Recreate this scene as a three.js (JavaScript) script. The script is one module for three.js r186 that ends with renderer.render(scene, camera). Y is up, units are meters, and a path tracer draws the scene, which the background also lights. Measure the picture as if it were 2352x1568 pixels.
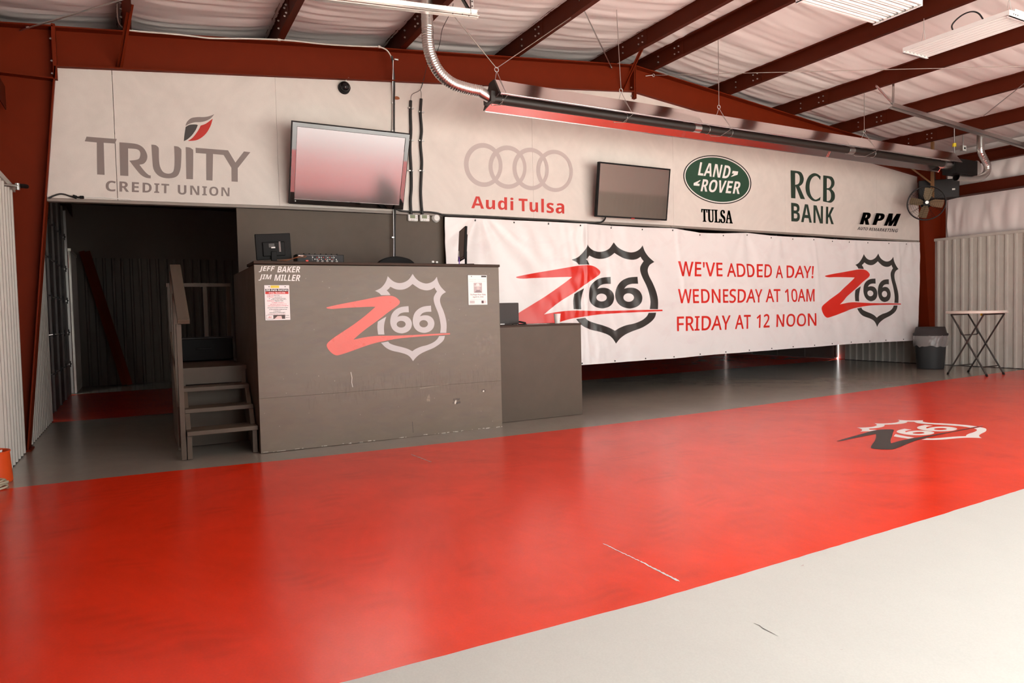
import * as THREE from 'three';
import { RoundedBoxGeometry } from 'three/addons/geometries/RoundedBoxGeometry.js';
import { mergeGeometries, toCreasedNormals } from 'three/addons/utils/BufferGeometryUtils.js';
import { FontLoader } from 'three/addons/loaders/FontLoader.js';
import { createNoise2D, createNoise3D } from 'simplex-noise';

// ---------------------------------------------------------------- camera, sky, sun, exposure
const scene = new THREE.Scene();
const FOCAL = 1578.79, EYE = 1.2, YAW = -0.497648, PITCH = -0.0401036, ROLL = -0.022971;
const camera = new THREE.PerspectiveCamera(2 * Math.atan(784 / FOCAL) * 180 / Math.PI, 2352 / 1568, 0.05, 400);
camera.position.set(0, EYE, 0);
camera.rotation.set(PITCH, YAW, ROLL, 'YXZ');
scene.add(camera);
const renderer = new THREE.WebGLRenderer({ antialias: true });
renderer.toneMapping = THREE.LinearToneMapping;
renderer.toneMappingExposure = 6.4;
renderer.shadowMap.enabled = true;
renderer.shadowMap.type = THREE.PCFSoftShadowMap;
// a bright hazy sky: even cloud, a little lighter overhead, the same all the way round
{
  const W = 256, H = 128, d = new Float32Array(W * H * 4);
  for (let y = 0, k = 0; y < H; y++) for (let x = 0; x < W; x++, k += 4) { const up = Math.max(0, Math.sin(((y + 0.5) / H - 0.5) * Math.PI)), L = 0.72 + 0.42 * up, c = 0.04 * Math.sin(x / W * Math.PI * 10 + up * 9) * up; d[k] = L * (0.985 + c); d[k + 1] = L * (0.995 + c); d[k + 2] = L * (0.985 + c); d[k + 3] = 1; }
  const t = new THREE.DataTexture(d, W, H, THREE.RGBAFormat, THREE.FloatType); t.mapping = THREE.EquirectangularReflectionMapping; t.magFilter = THREE.LinearFilter; t.wrapS = THREE.RepeatWrapping; t.needsUpdate = true;
  scene.background = t; scene.environment = t; scene.backgroundIntensity = 1; scene.environmentIntensity = 1;
}
const sun = new THREE.DirectionalLight(0xfff8ee, 7.0);
sun.name = 'sun';
const SUN = new THREE.Vector3(0.35, 0.92, -0.13).normalize();
sun.position.copy(SUN).multiplyScalar(60).add(new THREE.Vector3(6.4, 0, -4));
sun.target.position.set(6.4, 0, -4);
sun.shadow.radius = 4;
sun.castShadow = true;
sun.shadow.mapSize.set(4096, 4096);
Object.assign(sun.shadow.camera, { left: -30, right: 30, top: 30, bottom: -30, near: 5, far: 140 });
scene.add(sun, sun.target);

// ---------------------------------------------------------------- helpers
let seed = 20160413;
const rnd = () => { seed = (seed * 1664525 + 1013904223) % 4294967296; return seed / 4294967296; };
const rr = (a, b) => a + (b - a) * rnd();
const n2 = createNoise2D(rnd), n3 = createNoise3D(rnd);
const V = (x, y, z) => new THREE.Vector3(x, y, z);
const clamp = THREE.MathUtils.clamp, lerp = THREE.MathUtils.lerp, sstep = THREE.MathUtils.smoothstep;
// survey: a pixel of the photograph as a point of the plane it lies in (camera as fitted above)
const turnM = new THREE.Matrix4().makeRotationFromEuler(new THREE.Euler(PITCH, YAW, ROLL, 'YXZ'));
const ray = (px, py) => V(px - 1176, 784 - py, -FOCAL).applyMatrix4(turnM);
const hit = (px, py, axis, val) => { const d = ray(px, py), o = [0, EYE, 0]['xyz'.indexOf(axis)]; return V(0, EYE, 0).addScaledVector(d, (val - o) / d[axis]); };
const onX = (px, py, v) => hit(px, py, 'x', v), onY = (px, py, v = 0) => hit(px, py, 'y', v), onZ = (px, py, v) => hit(px, py, 'z', v);

const used = new Map();
function numbered(name) {
  const n = used.get(name) ?? 0; used.set(name, n + 1);
  return n ? `${name}_${String(n).padStart(3, '0')}` : name;
}
const shadow = (o) => { o.castShadow = o.receiveShadow = true; return o; };
function tag(o, label, category, group) {
  if (label) o.userData.label = label;
  if (category) o.userData.category = category;
  if (group) o.userData.group = group;
  return o;
}
function thing(name, label, category, pos = [0, 0, 0], turn = 0, group) {
  const g = new THREE.Group(); g.name = numbered(name); g.position.set(...pos); g.rotation.y = turn; scene.add(g);
  return tag(g, label, category, group);
}
function struct(name) { const g = new THREE.Group(); g.name = name; g.userData.kind = 'structure'; scene.add(g); return g; }
function part(name, geo, mat, parent, label) {
  const list = [].concat(geo), g = list.length > 1 ? join(list) : list[0];
  const m = shadow(new THREE.Mesh(g, mat));
  const same = parent.children.filter((c) => c.name === name || c.name.startsWith(name + '_') && /^\d{3}$/.test(c.name.slice(name.length + 1))).length;
  m.name = same ? `${name}_${String(same).padStart(3, '0')}` : name;
  parent.add(m);
  if (label) m.userData.label = label;
  return m;
}
function sub(name, parent) {
  const g = new THREE.Group();
  const same = parent.children.filter((c) => c.name === name || c.name.startsWith(name + '_') && /^\d{3}$/.test(c.name.slice(name.length + 1))).length;
  g.name = same ? `${name}_${String(same).padStart(3, '0')}` : name; parent.add(g); return g;
}
function plain(g) { const o = g.index ? g.toNonIndexed() : g; for (const k of Object.keys(o.attributes)) if (!['position', 'normal', 'uv'].includes(k)) o.deleteAttribute(k); if (!o.attributes.uv) o.setAttribute('uv', new THREE.BufferAttribute(new Float32Array(o.attributes.position.count * 2), 2)); return o; }
const join = (list) => mergeGeometries(list.map(plain), false);
function metre(g) { // uv in metres, by the way each face looks
  const o = plain(g); const p = o.attributes.position, n = o.attributes.normal, u = o.attributes.uv;
  for (let i = 0; i < p.count; i++) {
    const ax = Math.abs(n.getX(i)), ay = Math.abs(n.getY(i)), az = Math.abs(n.getZ(i));
    if (ay >= ax && ay >= az) u.setXY(i, p.getX(i), p.getZ(i)); else if (ax > az) u.setXY(i, p.getZ(i), p.getY(i)); else u.setXY(i, p.getX(i), p.getY(i));
  }
  return o;
}
const box = (x, y, z, w, h, d) => metre(new THREE.BoxGeometry(w, h, d).translate(x, y, z));
const span = (x0, x1, y0, y1, z0, z1) => box((x0 + x1) / 2, (y0 + y1) / 2, (z0 + z1) / 2, Math.abs(x1 - x0), Math.abs(y1 - y0), Math.abs(z1 - z0));
const rbox = (x, y, z, w, h, d, r = 0.006, s = 2) => metre(new RoundedBoxGeometry(w, h, d, s, Math.min(r, w / 2.05, h / 2.05, d / 2.05)).translate(x, y, z));
function beam(a, b, w, h, r = 0) { // a box from a to b
  const d = b.clone().sub(a), L = d.length(), g = r ? new RoundedBoxGeometry(w, h, L, 2, r) : new THREE.BoxGeometry(w, h, L);
  const m = new THREE.Matrix4().lookAt(a, b, Math.abs(d.y) / L > 0.99 ? V(0, 0, 1) : V(0, 1, 0)); m.setPosition(a.clone().add(b).multiplyScalar(0.5));
  return plain(g.applyMatrix4(m));
}
const rod = (a, b, r, s = 10, r2 = r) => { const d = b.clone().sub(a), L = d.length(); const g = new THREE.CylinderGeometry(r2, r, L, s); g.applyQuaternion(new THREE.Quaternion().setFromUnitVectors(V(0, 1, 0), d.normalize())); const c = a.clone().add(b).multiplyScalar(0.5); return plain(g.translate(c.x, c.y, c.z)); };
const tube = (pts, r, seg = 60, rad = 8, tension = 0.5) => plain(new THREE.TubeGeometry(new THREE.CatmullRomCurve3(pts, false, 'catmullrom', tension), seg, r, rad, false));
const polyShape = (pts, holes = []) => { const s = new THREE.Shape(pts.map((p) => new THREE.Vector2(p[0] ?? p.x, p[1] ?? p.y))); s.holes = holes.map((h) => new THREE.Path(h.map((p) => new THREE.Vector2(p[0] ?? p.x, p[1] ?? p.y)))); return s; };
const slabZ = (pts, z0, z1, holes, bevel = 0) => { const g = new THREE.ExtrudeGeometry(polyShape(pts, holes), { depth: Math.abs(z1 - z0) - 2 * bevel, bevelEnabled: bevel > 0, bevelSize: bevel, bevelOffset: -bevel, bevelThickness: bevel, bevelSegments: 1, curveSegments: 6 }); g.translate(0, 0, Math.min(z0, z1) + bevel); return metre(g); };
const slabX = (ptsZY, x0, x1, holes) => { const flip = (a) => a.map(([z, y]) => [-z, y]); const g = new THREE.ExtrudeGeometry(polyShape(flip(ptsZY), (holes ?? []).map(flip)), { depth: Math.abs(x1 - x0), bevelEnabled: false }); g.rotateY(Math.PI / 2).translate(Math.min(x0, x1), 0, 0); return metre(g); };
const slabY = (ptsXZ, y0, y1, holes) => { const flip = (a) => a.map(([x, z]) => [x, -z]); const g = new THREE.ExtrudeGeometry(polyShape(flip(ptsXZ), (holes ?? []).map(flip)), { depth: Math.abs(y1 - y0), bevelEnabled: false }); g.rotateX(-Math.PI / 2).translate(0, Math.min(y0, y1), 0); return metre(g); };
function heightGrid(nu, nv, f, uv) { // f(u,v) -> point
  const pos = new Float32Array((nu + 1) * (nv + 1) * 3), tex = new Float32Array((nu + 1) * (nv + 1) * 2), idx = [];
  for (let j = 0, k = 0; j <= nv; j++) for (let i = 0; i <= nu; i++, k++) { const p = f(i / nu, j / nv); pos.set([p.x, p.y, p.z], k * 3); const t = uv(p, i / nu, j / nv); tex.set(t, k * 2); }
  for (let j = 0; j < nv; j++) for (let i = 0; i < nu; i++) { const a = j * (nu + 1) + i, b = a + 1, c = a + nu + 1, d = c + 1; idx.push(a, b, d, a, d, c); }
  const g = new THREE.BufferGeometry(); g.setAttribute('position', new THREE.BufferAttribute(pos, 3)); g.setAttribute('uv', new THREE.BufferAttribute(tex, 2)); g.setIndex(idx); g.computeVertexNormals(); return g;
}

// ---------------------------------------------------------------- textures and materials
function dataTex(w, h, f, { srgb = true, repeat = [1, 1] } = {}) {
  const d = new Uint8Array(w * h * 4);
  for (let y = 0, k = 0; y < h; y++) for (let x = 0; x < w; x++, k += 4) { const c = f(x / w, y / h, x, y); d[k] = clamp(c[0], 0, 255); d[k + 1] = clamp(c[1], 0, 255); d[k + 2] = clamp(c[2], 0, 255); d[k + 3] = 255; }
  const t = new THREE.DataTexture(d, w, h); t.wrapS = t.wrapT = THREE.RepeatWrapping; t.magFilter = THREE.LinearFilter; t.minFilter = THREE.LinearMipmapLinearFilter; t.generateMipmaps = true;
  if (srgb) t.colorSpace = THREE.SRGBColorSpace; t.repeat.set(...repeat); t.needsUpdate = true; return t;
}
const TAU = Math.PI * 2;
// noise that tiles over u, v in 0..1 (on a torus folded in three dimensions)
const tile = (u, v, f, o = 0) => n3(Math.cos(u * TAU) * f + o, Math.sin(u * TAU) * f + Math.cos(v * TAU) * f * 0.9, Math.sin(v * TAU) * f + o * 1.7);
function canvasTex(w, h, draw) {
  const c = document.createElement('canvas'); c.width = w; c.height = h; draw(c.getContext('2d'), w, h);
  const t = new THREE.CanvasTexture(c); t.colorSpace = THREE.SRGBColorSpace; t.wrapS = t.wrapT = THREE.ClampToEdgeWrapping; t.anisotropy = 8; return t;
}
const lin = (r, g, b) => new THREE.Color().setRGB(r, g, b);
const std = (r, g, b, rough = 0.6, extra = {}) => new THREE.MeshStandardMaterial({ color: lin(r, g, b), roughness: rough, metalness: 0, ...extra });
const phy = (r, g, b, rough = 0.6, extra = {}) => new THREE.MeshPhysicalMaterial({ color: lin(r, g, b), roughness: rough, metalness: 0, ...extra });
// speckle maps multiply the colour: mottled paint, and fine grain
const mottle = dataTex(512, 512, (u, v) => { const a = tile(u, v, 1.1, 3) * 4 + tile(u, v, 3.1, 9) * 2.5 + (rnd() - 0.5) * 4, k = 240 + a; return [k, k - 1, k - 2]; }, { repeat: [0.45, 0.45] });
const grainBump = dataTex(512, 512, (u, v) => { const k = 128 + tile(u, v, 5, 2) * 40 + (rnd() - 0.5) * 60; return [k, k, k]; }, { srgb: false, repeat: [1.3, 1.3] });
const roughVar = dataTex(512, 512, (u, v) => { const k = 225 + tile(u, v, 1.3, 5) * 12 + tile(u, v, 4, 1) * 6; return [k, k, k]; }, { srgb: false, repeat: [0.4, 0.4] });
// floor paint: roller streaks along the lane, tyre rub, tiny chips
const floorTex = (base, amp, chip, tyre) => dataTex(1024, 1024, (u, v) => {
  let k = 1 + amp * (tile(u, v, 0.9, 11) * 0.5 + tile(u, v, 2.6, 4) * 0.35 + tile(u * 2, v, 5, 8) * 0.25);
  k -= tyre * Math.max(0, tile(u, v, 1.6, 21) - 0.25) * (0.6 + 0.4 * Math.sin(v * TAU * 44 + tile(u, v, 2, 6) * 4));
  const s = rnd(); if (s > 1 - chip) return [232, 224, 214];
  k += (rnd() - 0.5) * 0.03; return [base[0] * k, base[1] * k, base[2] * k];
}, { repeat: [0.22, 0.22] });
const M = {
  red: phy(1, 1, 1, 0.24, { map: floorTex([232, 50, 18], 0.05, 0, 0.08) }),
  white: phy(1, 1, 1, 0.45, { map: floorTex([202, 203, 197], 0.012, 0, 0) }),
  grey: phy(1, 1, 1, 0.22, { map: floorTex([148, 139, 128], 0.03, 0, 0.02) }),
  board: std(0.80, 0.735, 0.685, 0.5, { map: mottle }),
  steel: phy(0.165, 0.0175, 0.0032, 0.55, { map: mottle, specularIntensity: 0.2 }),
  purlin: phy(0.090, 0.0125, 0.0040, 0.55, { map: mottle, specularIntensity: 0.25 }),
  brown: phy(0.108, 0.079, 0.057, 0.52, { specularIntensity: 0.5, map: mottle, roughnessMap: roughVar }),
  brownDark: phy(0.055, 0.035, 0.026, 0.6, { specularIntensity: 0.3 }),
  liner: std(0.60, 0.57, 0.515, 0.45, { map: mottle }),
  linerShaded: std(0.16, 0.135, 0.11, 0.5, { map: mottle }),  // the liner again, with the gloom of the back bay put into its colour
  vinylShaded: std(0.15, 0.12, 0.10, 0.6),  // white vinyl darkened in colour to stand for shade in the back bay
  vinyl: std(0.84, 0.757, 0.73, 0.42),
  roof: std(0.5, 0.5, 0.5, 0.6),
  ground: std(0.46, 0.452, 0.43, 0.9),
  galv: std(0.62, 0.62, 0.60, 0.32, { metalness: 1 }),
  steelWire: std(0.40, 0.34, 0.31, 0.45, { metalness: 0.8 }),
  galvBright: std(0.90, 0.86, 0.82, 0.22, { metalness: 0.85 }),
  alu: std(0.86, 0.84, 0.83, 0.16, { metalness: 1 }),
  rough_alu: std(0.72, 0.71, 0.69, 0.28, { metalness: 1 }),
  tubeBlack: std(0.022, 0.016, 0.013, 0.5),
  black: phy(0.008, 0.0075, 0.0075, 0.55, { specularIntensity: 0.3 }),
  blackGloss: phy(0.010, 0.010, 0.011, 0.12),
  darkGrey: phy(0.03, 0.028, 0.029, 0.5, { specularIntensity: 0.4 }),
  enamel: std(0.86, 0.84, 0.83, 0.3),
  tubeLamp: std(0.88, 0.87, 0.85, 0.25),
  whitePlastic: std(0.78, 0.76, 0.73, 0.4),
  rubberGrey: phy(0.040, 0.043, 0.044, 0.5, { specularIntensity: 0.5 }),
  lidGrey: phy(0.052, 0.044, 0.044, 0.55, { specularIntensity: 0.4 }),
  paper: std(0.85, 0.84, 0.81, 0.8),
  tabletop: std(0.80, 0.72, 0.64, 0.4),
  legs: std(0.035, 0.030, 0.026, 0.4),
  orange: std(0.80, 0.085, 0.010, 0.5),
  yellow: std(0.80, 0.62, 0.03, 0.5),
  greyPaint: std(0.235, 0.185, 0.170, 0.5),
  ringPaint: std(0.50, 0.42, 0.40, 0.5),
  charcoal: std(0.045, 0.038, 0.035, 0.5),
  redPaint: std(0.52, 0.016, 0.006, 0.5),
  redWall: std(0.56, 0.018, 0.007, 0.5),
  green: std(0.018, 0.065, 0.036, 0.45),
  darkGreen: std(0.020, 0.042, 0.028, 0.45),
  nearBlack: std(0.016, 0.011, 0.009, 0.5),
  whitePaint: std(0.82, 0.79, 0.76, 0.5),
  zPaint: std(0.72, 0.075, 0.045, 0.32, { roughnessMap: roughVar, bumpMap: grainBump, bumpScale: 0.0012 }),
  silverPaint: std(0.52, 0.49, 0.49, 0.42),
  fanBlade: std(0.20, 0.145, 0.085, 0.45, { metalness: 0.3 }),
  cable: std(0.018, 0.016, 0.015, 0.5),
  cableWhite: std(0.70, 0.66, 0.60, 0.5),
  rustBrown: std(0.30, 0.09, 0.03, 0.7),
};
const font = {};
for (const [k, f] of [['bold', 'sans_bold'], ['regular', 'sans_regular'], ['serif', 'serif_regular'], ['serifBold', 'serif_bold']]) font[k] = await new FontLoader().loadAsync(`fonts/droid/droid_${f}.typeface.json`);

// ---------------------------------------------------------------- lettering and emblems as outlines
function homography(src, dst) { // least squares over 4 or more pairs
  const A = [], b = [];
  src.forEach(([x, y], i) => { const [u, v] = dst[i]; A.push([x, y, 1, 0, 0, 0, -u * x, -u * y]); b.push(u); A.push([0, 0, 0, x, y, 1, -v * x, -v * y]); b.push(v); });
  const N = 8, T = Array.from({ length: N }, (_, i) => [...Array.from({ length: N }, (_, j) => A.reduce((s, r) => s + r[i] * r[j], 0)), A.reduce((s, r, k) => s + r[i] * b[k], 0)]);
  for (let i = 0; i < N; i++) { let p = i; for (let r = i + 1; r < N; r++) if (Math.abs(T[r][i]) > Math.abs(T[p][i])) p = r; [T[i], T[p]] = [T[p], T[i]]; for (let r = 0; r < N; r++) if (r !== i) { const q = T[r][i] / T[i][i]; for (let c = i; c <= N; c++) T[r][c] -= q * T[i][c]; } }
  const h = T.map((r, i) => r[N] / r[i]);
  return ([x, y]) => { const w = h[6] * x + h[7] * y + 1; return [(h[0] * x + h[1] * y + h[2]) / w, (h[3] * x + h[4] * y + h[5]) / w]; };
}
// outlines of a line of text, scaled to the unit square (v up), slant in widths per height
function words(text, f, slant = 0, track = 0) {
  const out = []; let x = 0;
  for (const ch of text) {
    const shapes = f.generateShapes(ch, 1), adv = (f.data.glyphs[ch]?.ha ?? 500) / f.data.resolution;
    for (const s of shapes) { const e = s.extractPoints(5); const mv = (p) => [p.x + x + p.y * slant, p.y]; out.push({ outer: e.shape.map(mv), holes: e.holes.map((h) => h.map(mv)) }); }
    x += adv + track;
  }
  let x0 = 1e9, x1 = -1e9, y0 = 1e9, y1 = -1e9;
  for (const s of out) for (const [a, b] of s.outer) { x0 = Math.min(x0, a); x1 = Math.max(x1, a); y0 = Math.min(y0, b); y1 = Math.max(y1, b); }
  const nm = ([a, b]) => [(a - x0) / (x1 - x0), (b - y0) / (y1 - y0)];
  return out.map((s) => ({ outer: s.outer.map(nm), holes: s.holes.map((h) => h.map(nm)) }));
}
const mapOut = (list, f) => list.map((s) => ({ outer: s.outer.map(f), holes: s.holes.map((h) => h.map(f)) }));
// text laid into a quadrilateral of the photograph: top left, top right, bottom right, bottom left
const textIn = (text, f, quad, slant, track) => mapOut(words(text, f, slant, track), homography([[0, 1], [1, 1], [1, 0], [0, 0]], quad));
const ellipse = (cx, cy, rx, ry, rot = 0, n = 48) => Array.from({ length: n }, (_, i) => { const a = i / n * TAU, x = Math.cos(a) * rx, y = Math.sin(a) * ry; return [cx + x * Math.cos(rot) - y * Math.sin(rot), cy + x * Math.sin(rot) + y * Math.cos(rot)]; });
function smooth(pts, sharp = [], n = 4) { // a closed outline rounded between the corners listed in sharp
  const out = [], L = pts.length, isS = (i) => sharp.includes((i + L) % L);
  for (let i = 0; i < L; i++) {
    const p1 = pts[i], p2 = pts[(i + 1) % L], p0 = isS(i) ? p1 : pts[(i - 1 + L) % L], p3 = isS(i + 1) ? p2 : pts[(i + 2) % L];
    for (let k = 0; k < n; k++) { const t = k / n, t2 = t * t, t3 = t2 * t; out.push([0, 1].map((c) => 0.5 * (2 * p1[c] + (p2[c] - p0[c]) * t + (2 * p0[c] - 5 * p1[c] + 4 * p2[c] - p3[c]) * t2 + (3 * p1[c] - p0[c] - 3 * p2[c] + p3[c]) * t3))); }
  }
  return out;
}
// paint on a wall: outlines in photograph pixels, laid on the wall they are painted on
function paintGeo(list, toPlane, place) {
  const geos = list.map((s) => { const f = (p) => toPlane(p[0], p[1]); return new THREE.ShapeGeometry(polyShape(s.outer.map(f), s.holes.map((h) => h.map(f)))); });
  return place(plain(geos.length > 1 ? join(geos) : geos[0]));
}
const wallPaint = (list, z) => paintGeo(list, (x, y) => { const p = onZ(x, y, z); return [p.x, p.y]; }, (g) => g.translate(0, 0, z + 0.0015));
// ---------------------------------------------------------------- the building: plan
const ZF = -8.0, ZB = -15.4, ZE = 0.40;          // frame line in view, far end wall, front wall behind the camera
const XL = -0.99, XR = 13.93, OL = -1.22, OR = 14.14;       // faces of the wall liners, inner faces of the insulated outer walls
const RIDGE = 6.3;
const roofY = (x) => x < RIDGE ? 4.10 + 0.102 * x : 5.338 - 0.096 * x;   // underside of the purlins
const WAIN = 2.44;

// ground outside
{ const g = struct('ground_outside'); part('apron', slabY([[-40, -45], [55, -45], [55, 60], [-40, 60]], -0.5, -0.152), M.ground, g); }

// floor: a slab painted in lanes that run across the hall
{
  const fl = struct('floor');
  const edge = (pts) => pts.map(([x, y]) => { const p = onY(x, y); return [p.x, p.z]; });
  const far = [[OL - 0.2, -6.19], ...edge([[60, 1116.7], [300, 1090.8], [380, 1082.8], [680, 1053.6], [1080, 1011], [1380, 976.6], [1640, 944], [1900, 909], [2052, 888.4], [2200, 868.3], [2340, 850]]), [OR + 0.2, -6.37]];
  const near = [[OL - 0.2, -2.27], ...edge([[781.6, 1568], [1100, 1483], [1500, 1377.3], [1712, 1316], [1925.6, 1252], [2140, 1188], [2352, 1122.3]]), [OR + 0.2, -2.33]];
  const jag = (line) => { const out = []; for (let i = 0; i < line.length - 1; i++) { const [a, b] = [line[i], line[i + 1]], n = Math.max(1, Math.round(Math.hypot(b[0] - a[0], b[1] - a[1]) / 0.06)); for (let k = 0; k < n; k++) out.push([lerp(a[0], b[0], k / n), lerp(a[1], b[1], k / n) + (k || i ? (n2(out.length * 0.35, 1) * 0.0022 + (rnd() - 0.5) * 0.0012) : 0)]); } out.push(line[line.length - 1]); return out; };
  const F = jag(far), N = jag(near), xa = OL - 0.2, xb = OR + 0.2, zb2 = -10.05, zb1 = -13.85;
  part('grey_band', slabY([...F, [xb, zb2], [xa, zb2]], -0.15, 0), M.grey, fl, 'grey painted concrete between the red lane and the back bay');
  part('red_lane', slabY([...N, ...F.slice().reverse()], -0.15, 0), M.red, fl, 'glossy red painted lane across the hall');
  part('white_band', slabY([[xa, ZE + 0.2], [xb, ZE + 0.2], ...N.slice().reverse()], -0.15, 0), M.white, fl, 'white painted floor in front of the red lane');
  part('red_lane', slabY([[xa, zb2], [xb, zb2], [xb, zb1], [xa, zb1]], -0.15, 0), M.red, fl, 'dim red lane in the back bay');
  part('grey_band', slabY([[xa, zb1], [xb, zb1], [xb, ZB - 0.2], [xa, ZB - 0.2]], -0.15, 0), M.grey, fl);
  // scrapes through the paint
  const floorGeo = (list, y = 0.0012) => paintGeo(list, (x, yy) => { const p = onY(x, yy); return [p.x, -p.z]; }, (g) => g.rotateX(-Math.PI / 2).translate(0, y, 0));
  const streak = (pts, w) => { const up = [], dn = []; pts.forEach(([x, y], i) => { const k = w * (0.55 + 0.45 * rnd()) * (i === 0 || i === pts.length - 1 ? 0.3 : 1); up.push([x, y - k]); dn.push([x, y + k]); }); return { outer: [...up, ...dn.reverse()], holes: [] }; };
  const run = (a, b, n, wob) => Array.from({ length: n + 1 }, (_, i) => [lerp(a[0], b[0], i / n), lerp(a[1], b[1], i / n) + (rnd() - 0.5) * wob]);
  part('scratch', floorGeo([streak(run([1385, 1248], [1470, 1289], 24, 1.2), 1.1), streak(run([1470, 1289], [1561, 1335], 30, 1.6), 1.7), streak(run([1490, 1300], [1556, 1334], 16, 1.2), 1.2)]), M.whitePaint, fl, 'long pale scratch in the red lane');
  part('scratch', floorGeo([streak(run([944, 1043], [991, 1061], 12, 1), 0.7)]), M.ringPaint, fl);
  part('scratch', floorGeo([streak([[1731, 1431], [1745, 1437], [1752, 1443], [1770, 1452], [1787, 1461]], 0.8)]), M.charcoal, fl, 'thin dark scratch on the white floor');
  part('chip', floorGeo([{ outer: [[1838, 1300], [1846, 1296], [1846, 1300]], holes: [] }, { outer: [[1928, 1491], [1936, 1492], [1935, 1493]], holes: [] }]), M.ringPaint, fl);
  // road shield emblem on the lane
  const emb = sub('lane_emblem', fl); emb.userData.label = 'white shield and dark letter Z painted on the red lane';
  globalThis.__floor = { emb, floorGeo };
}

// the emblem: a road shield, two sixes and a brush-stroke Z, traced once on the front of the stand (its own pixel grid)
const EMBLEM = (() => {
  const shieldTop = smooth([[965, 412], [930, 375], [865, 340], [950, 300], [1010, 240], [1050, 170], [1072, 100], [1125, 155], [1190, 197], [1265, 213], [1345, 198], [1420, 150], [1480, 62], [1530, 135], [1600, 190], [1690, 220], [1770, 207], [1835, 165], [1875, 110], [1900, 200], [1950, 285], [2025, 360], [1965, 400], [1935, 450], [1928, 505], [1945, 575], [1985, 670], [2020, 785], [2036, 900], [2030, 1028], [1930, 1028], [1940, 930], [1925, 815], [1895, 700], [1850, 590], [1825, 500], [1830, 430], [1878, 350], [1855, 320], [1838, 285], [1780, 320], [1700, 332], [1610, 312], [1540, 272], [1478, 228], [1420, 277], [1350, 311], [1270, 322], [1190, 309], [1115, 273], [1090, 305], [1055, 332], [1092, 368], [1117, 410]], [0, 2, 6, 12, 18, 21, 29, 30, 37, 39, 44, 49, 51, 53], 3);
  const shieldLeft = smooth([[1048, 762], [980, 800], [910, 845], [902, 940], [915, 1055], [1018, 1055], [1010, 960], [1020, 860]], [0, 2, 4, 5], 3);
  const shieldLow = smooth([[962, 1190], [1080, 1168], [1110, 1202], [1200, 1235], [1310, 1262], [1400, 1290], [1475, 1328], [1530, 1290], [1620, 1252], [1720, 1226], [1820, 1182], [1882, 1130], [1912, 1080], [2008, 1075], [1992, 1135], [1940, 1195], [1830, 1270], [1700, 1325], [1610, 1370], [1540, 1425], [1485, 1490], [1440, 1425], [1380, 1382], [1280, 1350], [1140, 1318], [1040, 1268]], [0, 1, 6, 12, 13, 20], 3);
  const z = smooth([[68, 615], [120, 597], [320, 553], [600, 500], [850, 450], [1000, 425], [1120, 422], [1190, 440], [1240, 475], [1270, 515], [1255, 560], [1200, 605], [1080, 690], [900, 830], [740, 945], [620, 1040], [510, 1140], [640, 1110], [800, 1085], [950, 1075], [1200, 1073], [1500, 1062], [1800, 1045], [2090, 1033], [2092, 1052], [1800, 1072], [1500, 1095], [1250, 1120], [1050, 1155], [880, 1190], [700, 1245], [480, 1325], [330, 1375], [240, 1395], [180, 1375], [125, 1330], [80, 1265], [75, 1215], [110, 1170], [200, 1100], [350, 1000], [500, 900], [700, 750], [872, 600], [760, 601], [500, 613], [300, 625], [180, 636], [95, 630]], [16, 23, 24, 43], 3);
  const six = [[1412, 590], [1418, 690], [1335, 693], [1270, 716], [1230, 765], [1300, 748], [1380, 757], [1440, 800], [1468, 870], [1455, 945], [1410, 1000], [1350, 1027], [1290, 1035], [1210, 1015], [1150, 965], [1118, 890], [1115, 810], [1140, 720], [1200, 650], [1290, 605]];
  const s1 = { outer: smooth(six, [0, 1, 4], 3), holes: [ellipse(1292, 886, 73, 55)] }, s2 = { outer: smooth(six.map(([x, y]) => [x + 368, y - 8]), [0, 1, 4], 3), holes: [ellipse(1660, 878, 70, 59)] };
  return { shield: [shieldTop, shieldLeft, shieldLow].map((outer) => ({ outer, holes: [] })), six: [s1, s2], z: [{ outer: z, holes: [] }] };
})();
const emblemTo = (dst, src = [[68, 615], [1480, 62], [2092, 1042], [1485, 1490]]) => { const h = homography(src, dst); return { shield: mapOut(EMBLEM.shield, h), six: mapOut(EMBLEM.six, h), z: mapOut(EMBLEM.z, h) }; };
{
  const px = (x, y) => [1840 + x / 4.704, 900 + y / 4.704];
  const fl = emblemTo([px(365, 545), px(570, 380), px(785, 335), px(1050, 300), px(1310, 305), px(1945, 372), px(1960, 497), px(1058, 415), px(905, 618), px(850, 600)], [[68, 615], [1072, 100], [1480, 62], [1875, 110], [2025, 360], [2092, 1042], [1485, 1490], [1270, 515], [240, 1395], [75, 1215]]);
  const { emb, floorGeo } = globalThis.__floor;
  part('shield', floorGeo([...fl.shield, ...fl.six]), M.whitePaint, emb); part('letter', floorGeo(fl.z, 0.0020), M.charcoal, emb);
}

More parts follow.
